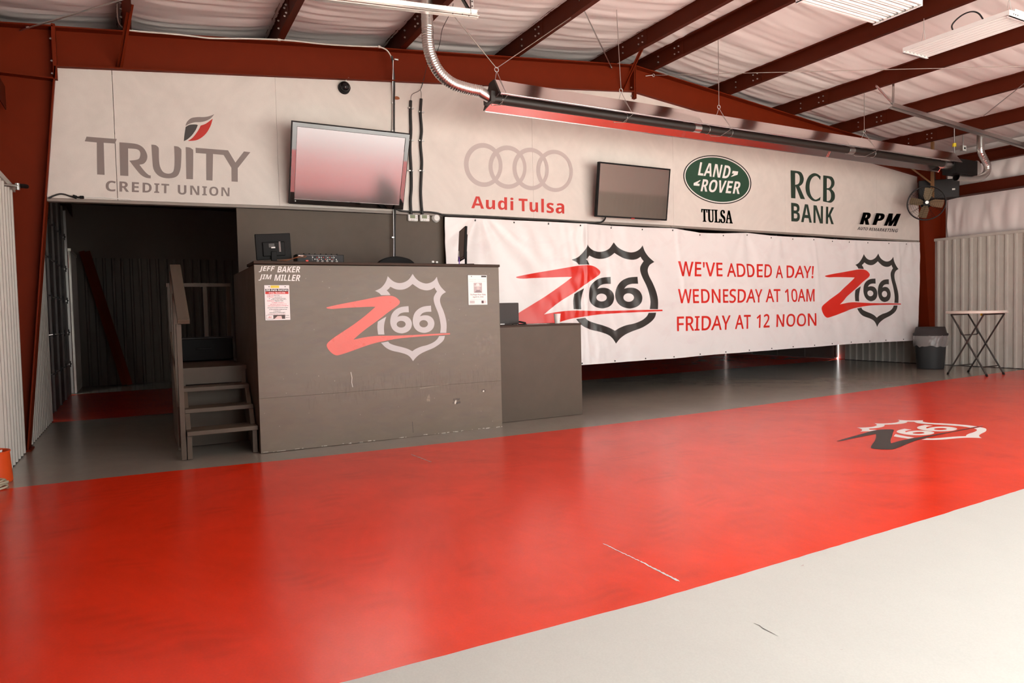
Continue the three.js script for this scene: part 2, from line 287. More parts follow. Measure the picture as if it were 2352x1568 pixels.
// ribbed steel liner: sheets of six ribs
const RIBW = 0.152, RIBS = 6;
function ribbed(height, n = RIBS) { // lies along +z from 0, ribs towards +x
  const p = [[0, 0]]; for (let i = 0; i < n; i++) { const a = i * RIBW; p.push([a + 0.088, 0], [a + 0.104, 0.026], [a + 0.134, 0.026], [a + 0.150, 0]); } p.push([n * RIBW - 0.0005, 0], [n * RIBW - 0.0005, -0.004], [0, -0.004]);
  return slabY(p.map(([z, x]) => [x, z]), 0, height);
}
const sheet6 = ribbed(WAIN), trimGeo = (L) => span(-0.012, 0.034, 0, 0.05, 0, L);
function wainscot(parent, x, z0, z1, dir, top = WAIN) { // dir +1: faces +x
  const len = z1 - z0, n = Math.floor(len / (RIBW * RIBS) + 1e-6), rest = Math.round((len - n * RIBW * RIBS) / RIBW);
  for (let i = 0; i < n; i++) { const m = part('wall_panel', sheet6, M.liner, parent); m.scale.x = dir; m.position.set(x, 0.01, z0 + i * RIBW * RIBS); }
  if (rest > 0) { const m = part('wall_panel', ribbed(WAIN, rest), M.liner, parent); m.scale.x = dir; m.position.set(x, 0.01, z0 + n * RIBW * RIBS); }
  const t = part('top_trim', trimGeo(len), M.liner, parent); t.scale.x = dir; t.position.set(x, top, z0);
  const b = part('base_trim', span(-0.01, 0.012, 0, 0.012, 0, len), M.darkGrey, parent); b.scale.x = dir; b.position.set(x, 0, z0);
}
// insulation blanket on the walls: wrinkled vinyl between the girts
function blanket(x, z0, z1, y0, y1, dir) {
  const g = heightGrid(Math.round((z1 - z0) / 0.045), 14, (u, v) => { const z = lerp(z0, z1, u), y = lerp(y0, y1, v), w = Math.sin(Math.PI * v) ** 0.7; return V(x + dir * (0.012 + w * (0.03 + 0.022 * n2(z * 5.5, v * 0.7) + 0.014 * n2(z * 15, v * 0.9))), y, z); }, (p) => [p.z, p.y]);
  if (dir < 0) { const i = g.index.array; for (let k = 0; k < i.length; k += 3) [i[k + 1], i[k + 2]] = [i[k + 2], i[k + 1]]; g.computeVertexNormals(); } return plain(g);
}
const backDoor = [-13.75, -10.3];
const sideWall = (holes) => [[[ZB - 0.2, -0.15], [ZE + 0.2, -0.15], [ZE + 0.2, 4.25], [ZB - 0.2, 4.25]], holes.map(([a, b, h]) => [[a, 0], [b, 0], [b, h], [a, h]])];
{
  const w = struct('wall_left');
  part('outer_sheet', slabX(sideWall([[...backDoor, 3.0]])[0], OL - 0.14, OL, sideWall([[...backDoor, 3.0]])[1]), M.vinyl, w);
  wainscot(w, XL, -8.0 + 0.09 + 0.02, -8.0 + 0.11 + RIBW * 8, 1);
  wainscot(w, XL, -10.24, -8.12, 1);
  wainscot(w, XL, ZB + 0.1, -13.95, 1);
  wainscot(w, XL, -1.9, ZE - 0.1, 1);
  for (const y of [2.36, 3.4]) for (const [a, b] of [[ZB + 0.1, -13.95], [-10.2, -8.1], [-7.9, ZE - 0.1]]) part('girt', [span(XL - 0.2, XL - 0.004, y, y + 0.012, a, b), span(XL - 0.012, XL - 0.004, y - 0.2, y, a, b)], M.purlin, w);
  part('insulation', blanket(OL, -7.85, ZE - 0.1, 2.45, 4.0, 1), M.vinyl, w); part('insulation', blanket(OL, ZB + 0.1, -8.15, 2.45, 4.0, 1), M.vinylShaded, w);
  part('eave_strut', span(-1.18, -1.04, 3.86, 4.0, ZB, ZE), M.purlin, w);
}
{
  const w = struct('wall_right');
  const holes = [[...backDoor, 3.0]];
  part('outer_sheet', slabX(sideWall(holes)[0], OR, OR + 0.14, sideWall(holes)[1]), M.vinyl, w);
  wainscot(w, XR, -7.90 - RIBW, -7.90 + RIBW * 11, -1);
  wainscot(w, XR, -9.98, -8.14 - RIBW, -1);
  wainscot(w, XR, ZB + 0.1, -13.95, -1); wainscot(w, XR, -1.9, ZE - 0.1, -1);
  part('girt', [span(XR + 0.004, XR + 0.2, 3.26, 3.272, ZB + 0.1, ZE - 0.1), span(XR + 0.004, XR + 0.012, 3.26, 3.46, ZB + 0.1, ZE - 0.1), span(XR - 0.05, XR + 0.004, 3.26, 3.268, ZB + 0.1, ZE - 0.1)], M.purlin, w);
  part('girt', span(XR + 0.012, XR + 0.2, 2.36, 2.48, ZB + 0.1, ZE - 0.1), M.purlin, w);
  part('insulation', blanket(OR, -7.85, ZE - 0.1, 2.48, 3.27, -1), M.vinyl, w); part('insulation', blanket(OR, -7.85, ZE - 0.1, 3.45, 3.86, -1), M.vinyl, w);
  part('insulation', blanket(OR, ZB + 0.1, -8.15, 2.48, 3.9, -1), M.vinylShaded, w);
  part('eave_strut', [span(13.80, 13.92, 3.80, 3.812, ZB, ZE), span(13.914, 13.926, 3.80, 4.02, ZB, ZE), span(13.86, 14.14, 3.99, 4.02, ZB, ZE)], M.purlin, w);
}
const gable = [[OL - 0.14, -0.15], [OR + 0.14, -0.15], [OR + 0.14, 4.2], [RIDGE, 5.05], [OL - 0.14, 4.2]];
{
  const w = struct('wall_back');
  part('outer_sheet', slabZ(gable, ZB - 0.16, ZB - 0.02), M.vinylShaded, w);
  const g = ribbed(WAIN).clone(); g.rotateY(-Math.PI / 2).scale(-1, 1, 1); // ribs towards +z, along +x
  const idx = g.attributes; for (const k of ['position', 'normal', 'uv']) { const a = idx[k], s = a.itemSize, arr = a.array; for (let t = 0; t < a.count; t += 3) for (let c = 0; c < s; c++) { const i1 = (t + 1) * s + c, i2 = (t + 2) * s + c; [arr[i1], arr[i2]] = [arr[i2], arr[i1]]; } }
  for (let i = 0; i < 16; i++) { const m = part('wall_panel', g, M.linerShaded, w); m.position.set(-0.95 + i * RIBW * RIBS, 0.01, ZB); }
  part('end_rafter', [span(-1.1, RIDGE, 3.46, 3.62, ZB, ZB + 0.2), slabZ([[-1.1, 3.62], [RIDGE, 4.36], [RIDGE, 4.60], [-1.1, 3.86]], ZB, ZB + 0.2), slabZ([[13.9, 3.62], [13.9, 3.86], [RIDGE, 4.60], [RIDGE, 4.36]], ZB, ZB + 0.2)], M.brownDark, w);
}
{
  const w = struct('wall_front'), hole = (a, b, h) => [[a, 0], [b, 0], [b, h], [a, h]];
  part('outer_sheet', slabZ(gable, ZE, ZE + 0.15, [hole(1.0, 3.62, 3.6), hole(3.92, 10.4, 3.6)]), M.vinyl, w);
  const f = ribbed(WAIN).clone(); f.rotateY(Math.PI / 2); for (let i = 0; i < 4; i++) { const m = part('wall_panel', f, M.liner, w); m.position.set(10.45 + i * RIBW * RIBS, 0.01, ZE - 0.005); }
}
// roof deck, and the insulation blanket that sags between the purlins
{
  const r = struct('roof');
  part('deck', slabZ([[OL - 0.3, roofY(OL - 0.3) + 0.31], [RIDGE, roofY(RIDGE) + 0.31], [RIDGE, roofY(RIDGE) + 0.39], [OL - 0.3, roofY(OL - 0.3) + 0.39]], ZB - 0.3, ZE + 0.3), M.roof, r);
  part('deck', slabZ([[RIDGE, roofY(RIDGE) + 0.31], [OR + 0.3, roofY(OR + 0.3) + 0.31], [OR + 0.3, roofY(OR + 0.3) + 0.39], [RIDGE, roofY(RIDGE) + 0.39]], ZB - 0.3, ZE + 0.3), M.roof, r);
}
const PURLIN_X = [0.06, 1.53, 2.95, 4.52, 6.13, 6.76, 8.29, 9.76, 11.24, 12.69];
{
  const c = struct('ceiling');
  const xs = [OL, ...PURLIN_X.map((x) => x - 0.06), OR];
  for (let i = 0; i < xs.length - 1; i++) {
    const x0 = xs[i], x1 = xs[i + 1], wdt = x1 - x0, sag = 0.055 * Math.min(1, wdt / 1.4);
    const y = (u, z) => {
      const x = lerp(x0, x1, u), s = 4 * u * (1 - u), near = 0.45 + 0.75 * Math.exp(-(((z - ZF + 0.3) / 2.2) ** 2)), roll = Math.abs(((z + 40) % 1.2) - 0.6) / 0.6;
      const zs = z + 0.05 * u * n2(i * 2.1, z * 0.5), wr = n2(zs * 2.6 + i * 7, u * 0.45 + i) * 0.30 + n2(zs * 7.5, u * 0.5 + i * 3) * 0.38 + n2(zs * 17, u * 0.8 + i * 5) * 0.20;
      const shape = 1 - (Math.abs(2 * u - 1)) ** 3.2;
      return roofY(x) + 0.205 - sag * shape * (1 + 0.25 * n2(z * 0.7, i * 3.3)) - 0.022 * (1 - roll) ** 6 * -s + near * 0.030 * wr * Math.min(1, s * 1.6);
    };
    const g = heightGrid(22, 440, (u, v) => { const z = lerp(ZE, ZB, v); return V(lerp(x0, x1, u), y(u, z), z); }, (p) => [p.x, p.z]);
    const ix = g.index.array; for (let k = 0; k < ix.length; k += 3) [ix[k + 1], ix[k + 2]] = [ix[k + 2], ix[k + 1]]; g.computeVertexNormals();
    part('insulation', g, M.vinyl, c);
  }
}
// sectional doors: closed in the side walls
const doorHinge = join([span(-0.02, 0.02, -0.05, 0.05, 0, 0.012), rod(V(-0.03, 0, 0.012), V(0.03, 0, 0.012), 0.012, 8)]);
function sectional(name, x, z0, z1, dir, gap) {
  const d = struct(name), h = 0.53, n = 6;
  for (let i = 0; i < n; i++) {
    const y0 = 0.001 + i * h;
    const g = [span(x - 0.02, x + 0.02, y0, y0 + h - 0.008, z0, z1)];
    const p = part('door_panel', g, M.doorSkin, d);
    for (let k = 0; k <= 4; k++) { const z = lerp(z0 + 0.06, z1 - 0.06, k / 4); part('stile', span(x + dir * 0.02, x + dir * 0.045, y0 + 0.01, y0 + h - 0.02, z - 0.04, z + 0.04), M.doorSkin, p); if (i) { const m = part('hinge', doorHinge, M.darkGrey, p); m.rotation.y = dir * Math.PI / 2; m.position.set(x + dir * 0.046, y0, z); } }
  }
  for (const z of [z0 - 0.045, z1 + 0.045]) { const s = z < (z0 + z1) / 2 ? -1 : 1; part('door_track', [span(x + dir * 0.02, x + dir * 0.075, 0.03, 3.1, z - 0.004, z + 0.004), span(x + dir * 0.071, x + dir * 0.078, 0.03, 3.1, z - s * 0.05, z), span(x - dir * 0.10, x - dir * 0.09, 0.03, 3.1, z - 0.02, z + s * 0.07), span(x - dir * 0.10, x + dir * 0.02, 0.4, 0.48, z - 0.003, z + 0.003), span(x - dir * 0.10, x + dir * 0.02, 1.4, 1.48, z - 0.003, z + 0.003), span(x - dir * 0.10, x + dir * 0.02, 2.3, 2.38, z - 0.003, z + 0.003)], M.galv, d); }
  return d;
}
M.doorSkin = std(0.15, 0.13, 0.12, 0.4);
sectional('door_1', -1.07, backDoor[0] + 0.04, backDoor[1] - 0.1, 1);
sectional('door_2', 14.13, backDoor[0] + 0.04, backDoor[1] - 0.04, -1);
sectional('door_3', -1.16, -6.05, -2.3, 1); sectional('door_4', 14.07, -6.0, -2.3, -1);
// ---------------------------------------------------------------- steel frame across the hall
const boltGeo = join([new THREE.CylinderGeometry(0.011, 0.011, 0.012, 6).rotateX(Math.PI / 2), new THREE.CylinderGeometry(0.006, 0.006, 0.024, 6).rotateX(Math.PI / 2)]);
function frame(z, label) {
  const f = thing('steel_frame', label, 'frame', [0, 0, z]);
  const W = 0.004, FL = 0.10, T = 0.013;
  const flange = (a, b) => { const d = [b[0] - a[0], b[1] - a[1]], L = Math.hypot(...d), n = [-d[1] / L * T / 2, d[0] / L * T / 2]; return slabZ([[a[0] - n[0], a[1] - n[1]], [b[0] - n[0], b[1] - n[1]], [b[0] + n[0], b[1] + n[1]], [a[0] + n[0], a[1] + n[1]]], -FL, FL); };
  // left column, tapering inwards as it rises; right column the same the other way round
  const cols = [[-1.20, -0.965, -0.598, -1, 1], [14.12, 13.66, 13.292, 1, -1]];
  for (const [ox, ib, it, , s] of cols) {
    const c = sub('column', f), top = roofY(it) - 0.01, kt = 3.66, ibot = ib;
    part('web', slabZ([[ox, 0.01], [ibot, 0.01], [it, kt], [it, roofY(it) - 0.01], [ox, roofY(ox) - 0.01]], -W, W), M.steel, c);
    part('inner_flange', flange([ibot, 0.01], [it - s * 0.0, kt]), M.steel, c);
    part('outer_flange', flange([ox, 0.01], [ox, roofY(ox) - 0.02]), M.steel, c);
    part('end_plate', span(it - 0.016, it + 0.016, kt - 0.12, top + 0.03, -FL, FL), M.steel, c);
    part('cap_flange', flange([ox, roofY(ox)], [it, roofY(it)]), M.steel, c);
    part('stiffener', span(Math.min(ox, it), Math.max(ox, it), kt - 0.12, kt - 0.108, -FL + 0.004, FL - 0.004), M.steel, c);
    part('base_plate', span(Math.min(ox, ibot) - 0.02, Math.max(ox, ibot) + 0.03, 0, 0.016, -0.12, 0.12), M.steel, c);
    for (const y of [kt - 0.06, kt + 0.06, top - 0.1]) for (const zz of [0.055]) { const b = part('bolt', boltGeo, M.galv, c); b.rotation.y = Math.PI / 2; b.position.set(it - s * 0.025, y, zz); }
  }
  const ends = [[-0.582, 3.668, 6.388, 4.352], [13.276, 3.662, 6.414, 4.348]];
  for (const [xa, ya, xb, yb] of ends) {
    const r = sub('rafter', f);
    part('web', slabZ([[xa, ya], [xb, yb], [xb, roofY(xb) - 0.006], [xa, roofY(xa) - 0.006]], -W, W), M.steel, r);
    part('top_flange', flange([xa, roofY(xa) - 0.007], [xb, roofY(xb) - 0.007]), M.steel, r);
    part('bottom_flange', flange([xa, ya], [xb, yb]), M.steel, r);
    part('splice_plate', span(xb - 0.008, xb + 0.008, yb - 0.10, roofY(xb) + 0.03, -FL, FL), M.steel, r);
    for (const y of [yb - 0.06, yb + 0.06, roofY(xb) - 0.07, roofY(xb) + 0.0]) { const b = part('bolt', boltGeo, M.galv, r); b.rotation.y = Math.PI / 2; b.position.set(xb + (xb < 6.4 ? -0.02 : 0.02), y, 0.05); }
  }
  // angle braces from the rafter's bottom flange up to a purlin
  for (const [x, dx] of [[0.06, -0.12], [6.13, 0.1]]) part('flange_brace', [beam(V(x + dx, roofY(x) - 0.36, 0.02), V(x + 0.0, roofY(x) + 0.05, 0.62), 0.05, 0.006), beam(V(x + dx, roofY(x) - 0.36, 0.02), V(x + 0.0, roofY(x) + 0.05, 0.62), 0.006, 0.05)], M.steel, f);
  return f;
}
frame(ZF, 'dark red tapered steel frame spanning the hall above the white sign boards');

// roof purlins: Z sections running away from the camera, lapped over the frames
function zee(x0) { // web, flanges and lips, seen from their ends
  const t = 0.006, d = 0.2, pts = [[-t, 0], [0.062, 0], [0.062, 0.018], [0.058, 0.018], [0.058, t], [0, t], [0, d], [-0.064, d], [-0.064, d - 0.018], [-0.060, d - 0.018], [-0.060, d - t], [-t, d - t]];
  return pts.map(([a, b]) => [a, b]);
}
const zeeGeo = slabZ(zee(), ZB + 0.05, ZE - 0.02), lapGeo = slabZ(zee().map(([a, b]) => [a - 0.0075, b + 0.002]), -0.72, 0.78);
const ORD = ['first', 'second', 'third', 'fourth', 'fifth'];
let firstPurlin;
PURLIN_X.forEach((x, i) => {
  const left = i < 5, label = left ? `dark red roof purlin, ${ORD[4 - i]} to the left of the ridge, under the white insulation` : `dark red roof purlin, ${ORD[i - 5]} to the right of the ridge, under the white insulation`;
  let p;
  if (!firstPurlin) {
    p = firstPurlin = thing('roof_purlin', label, 'purlin', [x - 0.062, 0, 0], 0, 'roof purlins');
    part('channel', zeeGeo, M.purlin, p);
    for (const z of [ZF]) {
      const l = part('lap', lapGeo, M.purlin, p); l.position.z = z;
      for (const [dz, dy] of [[0.70, 0.05], [0.70, 0.13], [0.62, 0.05], [0.62, 0.13], [0.28, 0.05], [0.28, 0.13]]) { const b = part('bolt', boltGeo, M.galv, l); b.rotation.y = -Math.PI / 2; b.position.set(-0.022, dy, dz); }
    }
  } else { p = firstPurlin.clone(); p.name = numbered('roof_purlin'); p.userData = { label, category: 'purlin', group: 'roof purlins' }; p.position.x = x - 0.062; scene.add(p); }
  p.position.y = roofY(x - 0.03);
});

// ---------------------------------------------------------------- white sign boards under the rafter
const ZP = -7.96;
const SIGN = struct('wall_divider');
{
  const bot = [[108, 454], [360, 462.5], [640, 472.5], [807, 480], [1020, 490.5], [1180, 498], [1500, 515], [1800, 533], [2112, 552.6]].map(([x, y]) => onZ(x, y, ZP));
  const yBot = (x) => { for (let i = 0; i < bot.length - 1; i++) if (x <= bot[i + 1].x) return lerp(bot[i].y, bot[i + 1].y, (x - bot[i].x) / (bot[i + 1].x - bot[i].x)); return bot[bot.length - 1].y; };
  const yTop = (x) => x < 6.4 ? lerp(3.668, 4.352, (x + 0.582) / 6.97) - 0.004 : lerp(4.348, 3.662, (x - 6.414) / 6.862) - 0.004;
  const xl = (y) => lerp(-0.725, -0.592, (y - 2.4) / 1.27), xr = (y) => lerp(13.36, 13.285, (y - 2.44) / 1.22);
  const seams = [-0.128, 1.432, 4.70, 7.14, 9.58, 12.02];
  let edge = null;
  const cut = [null, ...seams, null];
  for (let i = 0; i < cut.length - 1; i++) {
    const gap = i === 0 ? 0.0022 : 0.0006, gapL = i === 1 ? 0.0022 : 0.0006;
    const a = cut[i], b = cut[i + 1], pts = [];
    const xs = [a === null ? -0.72 : a + gapL]; for (const p of bot) if (p.x > xs[0] + 0.02 && (b === null || p.x < b - 0.02)) xs.push(p.x); xs.push(b === null ? 13.35 : b - gap);
    for (const x of xs) pts.push([x, yBot(x)]);
    if (b === null) pts.push([13.345, 2.7], [xr(3.66), yTop(13.2) - 0.01]); else pts.push([b - gap, yTop(b)]);
    if (a !== null && b !== null && a < 6.4 && b > 6.4) pts.push([6.40, yTop(6.39)]);
    if (a === null) pts.push([-0.592, yTop(-0.59)]); else pts.push([a + gapL, yTop(a)]);
    const m = part('board', slabZ(pts, ZP - 0.03, ZP, [], 0.001), M.board, SIGN);
  }
  part('framing', [span(-0.7, 13.3, 2.47, 2.51, ZP - 0.12, ZP - 0.032), span(-0.6, 13.2, 3.1, 3.14, ZP - 0.10, ZP - 0.032), ...[-0.5, 0.9, 2.3, 3.7, 5.1, 6.4, 7.6, 9, 10.4, 11.8, 13].map((x) => span(x - 0.02, x + 0.02, 2.5, 3.6, ZP - 0.10, ZP - 0.034))], M.brownDark, SIGN);
  const lip = []; for (let i = 0; i < bot.length - 1; i++) { const a = bot[i], b = bot[i + 1]; lip.push(slabZ([[a.x, a.y - 0.002], [b.x, b.y - 0.002], [b.x, b.y - 0.030], [a.x, a.y - 0.030]], ZP - 0.09, ZP - 0.006)); }
  part('bottom_trim', lip, std(0.27, 0.22, 0.19, 0.5), SIGN, 'grey brown strip along the lower edge');
  part('paint_chip', wallPaint([{ outer: ellipse(911, 226, 7, 5, 0.1).map(([x, y]) => [x, y > 227 ? 227 + (y - 227) * 0.5 : y]), holes: [] }], ZP), M.rustBrown, SIGN);
}
{ // painted advertisements
  const P = (list, mat, name, parent, label) => part(name, wallPaint(list, ZP), mat, parent, label);
  const o = (x, y) => [180 + x / 5.6, 250 + y / 5.6];
  const poly = (pts, sharp, n = 3) => ({ outer: (sharp ? smooth(pts, sharp, n) : pts).map(([x, y]) => o(x, y)), holes: [] });
  let s = sub('painted_sign', SIGN); s.userData.label = 'grey lettering of a credit union with a red and grey leaf';
  const T = poly([[105, 357], [494, 388], [472, 446], [326, 436], [338, 849], [242, 843], [237, 432], [82, 417]]);
  const R = poly([[527, 430], [640, 438], [760, 455], [840, 505], [885, 590], [878, 660], [840, 705], [785, 717], [850, 800], [905, 850], [931, 855], [931, 893], [870, 885], [800, 845], [720, 750], [655, 665], [730, 658], [780, 640], [797, 585], [785, 540], [740, 516], [640, 509], [643, 863], [538, 857]], [0, 7, 10, 11, 15, 21, 22, 23]);
  const U = poly([[938, 460], [990, 465], [1025, 490], [1035, 520], [1037, 640], [1050, 740], [1090, 810], [1150, 833], [1205, 820], [1230, 770], [1237, 640], [1230, 478], [1280, 485], [1315, 510], [1326, 540], [1322, 680], [1312, 780], [1275, 860], [1200, 890], [1100, 887], [1020, 850], [965, 770], [950, 640]], [0, 11]);
  const I = poly([[1382, 492], [1430, 497], [1465, 520], [1478, 560], [1474, 905], [1388, 902]], [0, 4, 5]);
  const TY = poly([[1508, 500], [1925, 533], [2020, 690], [2130, 547], [2212, 557], [2050, 762], [2050, 938], [1970, 933], [1968, 758], [1868, 593], [1732, 580], [1725, 922], [1645, 917], [1643, 577], [1510, 567]]);
  P([T, R, U, I, TY], M.greyPaint, 'lettering', s);
  P([...textIn('CREDIT', font.bold, [o(352, 920), o(1168, 965), o(1166, 1088), o(352, 1058)], 0, 0.10), ...textIn('UNION', font.bold, [o(1278, 975), o(1945, 1012), o(1943, 1126), o(1280, 1100)], 0, 0.10)], M.greyPaint, 'lettering', s);
  P([poly([[1378, 220], [1395, 170], [1450, 120], [1530, 106], [1620, 105], [1690, 92], [1748, 68], [1705, 120], [1640, 155], [1570, 170], [1500, 172], [1430, 192]], [0, 6])], M.greyPaint, 'leaf', s);
  P([poly([[1380, 232], [1430, 205], [1500, 200], [1537, 207], [1510, 270], [1460, 340], [1405, 390], [1356, 415], [1365, 330]], [0, 3, 7])], M.charcoal, 'leaf', s);
  P([poly([[1572, 215], [1640, 190], [1728, 125], [1700, 220], [1640, 320], [1560, 385], [1490, 408], [1407, 412], [1470, 370], [1540, 280]], [0, 2, 7])], M.redPaint, 'leaf', s);
  // four rings over a dealer's name
  s = sub('painted_sign', SIGN); s.userData.label = 'four linked grey rings above red lettering';
  const q = (x, y) => [1050 + x / 8.4, 320 + y / 8.4];
  const rings = [[503, 493, 372, 424, 284, 334, 0.0, -0.25], [738, 536, 137, 422, 66, 333, 0, 0], [1200, 570, 134, 412, 60, 330, 0, 0], [1879, 608, 352, 410, 282, 332, 0, 0]];
  const ringDefs = [[502, 493, 370, 425, 290, 335], [971, 536, 365, 420, 295, 333], [1416, 570, 348, 412, 278, 330], [1878, 608, 352, 408, 283, 331]].map(([cx, cy, ax, ay, bx, by]) => ({ outer: ellipse(cx, cy, ax, ay, -0.16, 64).map(([x, y]) => q(x, y)), holes: [ellipse(cx + 8, cy + 2, bx, by, -0.16, 64).map(([x, y]) => q(x, y))] }));
  ringDefs.forEach((r, i) => { const m = P([r], M.ringPaint, 'ring', s); m.position.z = i * 0.0003; });
  P([...textIn('Audi', font.bold, [q(272, 1080), q(1085, 1125), q(1085, 1370), q(272, 1330)], 0, 0.03), ...textIn('Tulsa', font.bold, [q(1185, 1125), q(2066, 1165), q(2066, 1436), q(1190, 1385)], 0, 0.03)], M.redWall, 'lettering', s);
  // green oval
  s = sub('painted_sign', SIGN); s.userData.label = 'green oval with white slanted lettering above a green word';
  const k = (x, y) => [1560 + x / 8.711, 345 + y / 8.711], E2 = (rx, ry, n = 72) => ellipse(762, 588, rx, ry, 0.22, n).map(([x, y]) => k(x, y));
  P([{ outer: E2(690, 476), holes: [E2(668, 455)] }], M.nearBlack, 'rim', s);
  P([{ outer: E2(668, 455), holes: [E2(648, 434)] }], M.whitePaint, 'rim', s);
  P([{ outer: E2(648, 434), holes: [] }], M.green, 'oval', s);
  const let1 = [...textIn('LAND', font.bold, [k(372, 232), k(1030, 312), k(1020, 572), k(372, 498)].map((a, i) => a), 0.26, 0.0), ...textIn('ROVER', font.bold, [k(430, 572), k(1222, 625), k(1222, 880), k(425, 822)], 0.26, 0)];
  const marks = [{ outer: [[1068, 412], [1180, 425], [1165, 490], [1040, 532], [1035, 525], [1098, 470], [1052, 465]].map(([x, y]) => k(x, y)), holes: [] }, { outer: [[420, 595], [425, 605], [360, 665], [408, 672], [402, 715], [286, 703], [290, 655]].map(([x, y]) => k(x, y)), holes: [] }];
  const lm = P([...let1, ...marks], M.whitePaint, 'lettering', s); lm.position.z = 0.0008;
  P([-0.7, 0, 0.7].flatMap((d) => mapOut(textIn('TULSA', font.serifBold, [k(442, 1168), k(1061, 1205), k(1068, 1470), k(449, 1432)], 0, 0.0), ([x, y]) => [x + d, y])), M.darkGreen, 'lettering', s);
  // bank
  s = sub('painted_sign', SIGN); s.userData.label = 'two lines of tall dark green bank lettering';
  const r = (x, y) => [1800 + x / 8.4, 380 + y / 8.4];
  const Rl = { outer: smooth([[132, 92], [290, 112], [350, 150], [385, 235], [380, 310], [350, 365], [302, 400], [412, 650], [325, 645], [228, 400], [225, 635], [142, 628]], [0, 6, 7, 8, 9, 10, 11], 4), holes: [smooth([[220, 146], [262, 152], [298, 190], [310, 260], [298, 330], [266, 362], [220, 372]], [0, 6], 3)] };
  const Cl = { outer: smooth([[714, 210], [705, 282], [650, 215], [600, 205], [545, 245], [510, 320], [498, 420], [512, 530], [550, 610], [608, 657], [660, 640], [714, 602], [700, 670], [625, 692], [540, 670], [465, 590], [428, 500], [420, 400], [440, 290], [490, 200], [570, 150], [640, 158]], [0, 1, 11, 12], 4), holes: [] };
  const Bl = { outer: smooth([[762, 190], [880, 205], [940, 230], [978, 310], [970, 390], [920, 455], [970, 510], [988, 580], [975, 660], [912, 716], [840, 708], [758, 692]], [0, 5, 11], 4), holes: [smooth([[832, 246], [870, 252], [905, 290], [915, 345], [900, 400], [870, 432], [830, 438]], [0, 6], 3), smooth([[830, 468], [870, 476], [902, 520], [912, 590], [900, 650], [870, 682], [830, 684]], [0, 6], 3)] };
  P([Rl, Cl, Bl].map((g) => ({ outer: g.outer.map(([x, y]) => r(x, y)), holes: g.holes.map((h) => h.map(([x, y]) => r(x, y))) })), M.darkGreen, 'lettering', s);
  P(textIn('BANK', font.bold, [r(142, 715), r(972, 808), r(966, 1134), r(146, 1076)], 0, 0.02), M.darkGreen, 'lettering', s);
  // small slanted sign with speed lines
  s = sub('painted_sign', SIGN); s.userData.label = 'small black slanted letters with speed lines near the fan';
  const rpm = [...textIn('R', font.bold, [r(1548, 904), r(1706, 912), r(1640, 1142), r(1478, 1134)], 0.0), ...textIn('P', font.bold, [r(1800, 918), r(1955, 928), r(1880, 1152), r(1722, 1146)], 0.0), ...textIn('M', font.bold, [r(2040, 924), r(2250, 932), r(2152, 1170), r(1945, 1160)], 0)];
  P([-1.6, 0, 1.6].flatMap((d) => mapOut(rpm, ([x, y]) => [x + d, y])), M.nearBlack, 'lettering', s);
  const dash = []; for (const [ax, ay, bx, by] of [[1500, 903, 1425, 1130], [1745, 916, 1668, 1146], [2000, 924, 1900, 1158]]) for (let i = 0; i < 9; i++) { const t = i / 9, x = lerp(ax, bx, t), y = lerp(ay, by, t), L = 26 + (i * 37 % 40); dash.push({ outer: [r(x - L * 0.5, y + 14), r(x + 80, y + 2), r(x + 80, y + 24)], holes: [] }); }
  P(dash, M.nearBlack, 'speed_line', s);
  P([...textIn('AUTO', font.bold, [r(1422, 1180), r(1628, 1196), r(1618, 1252), r(1418, 1240)], 0.22), ...textIn('REMARKETING', font.bold, [r(1650, 1198), r(2212, 1224), r(2200, 1290), r(1645, 1256)], 0.22)], M.nearBlack, 'lettering', s);
}
// ---------------------------------------------------------------- brown board behind the stand
{
  const w = struct('wall_stand_back');
  part('board', slabZ([[0.985, 0.02], [3.40, 0.02], [3.405, 2.435], [0.985, 2.415]], ZP - 0.055, ZP - 0.035, [], 0.001), M.brown, w);
}
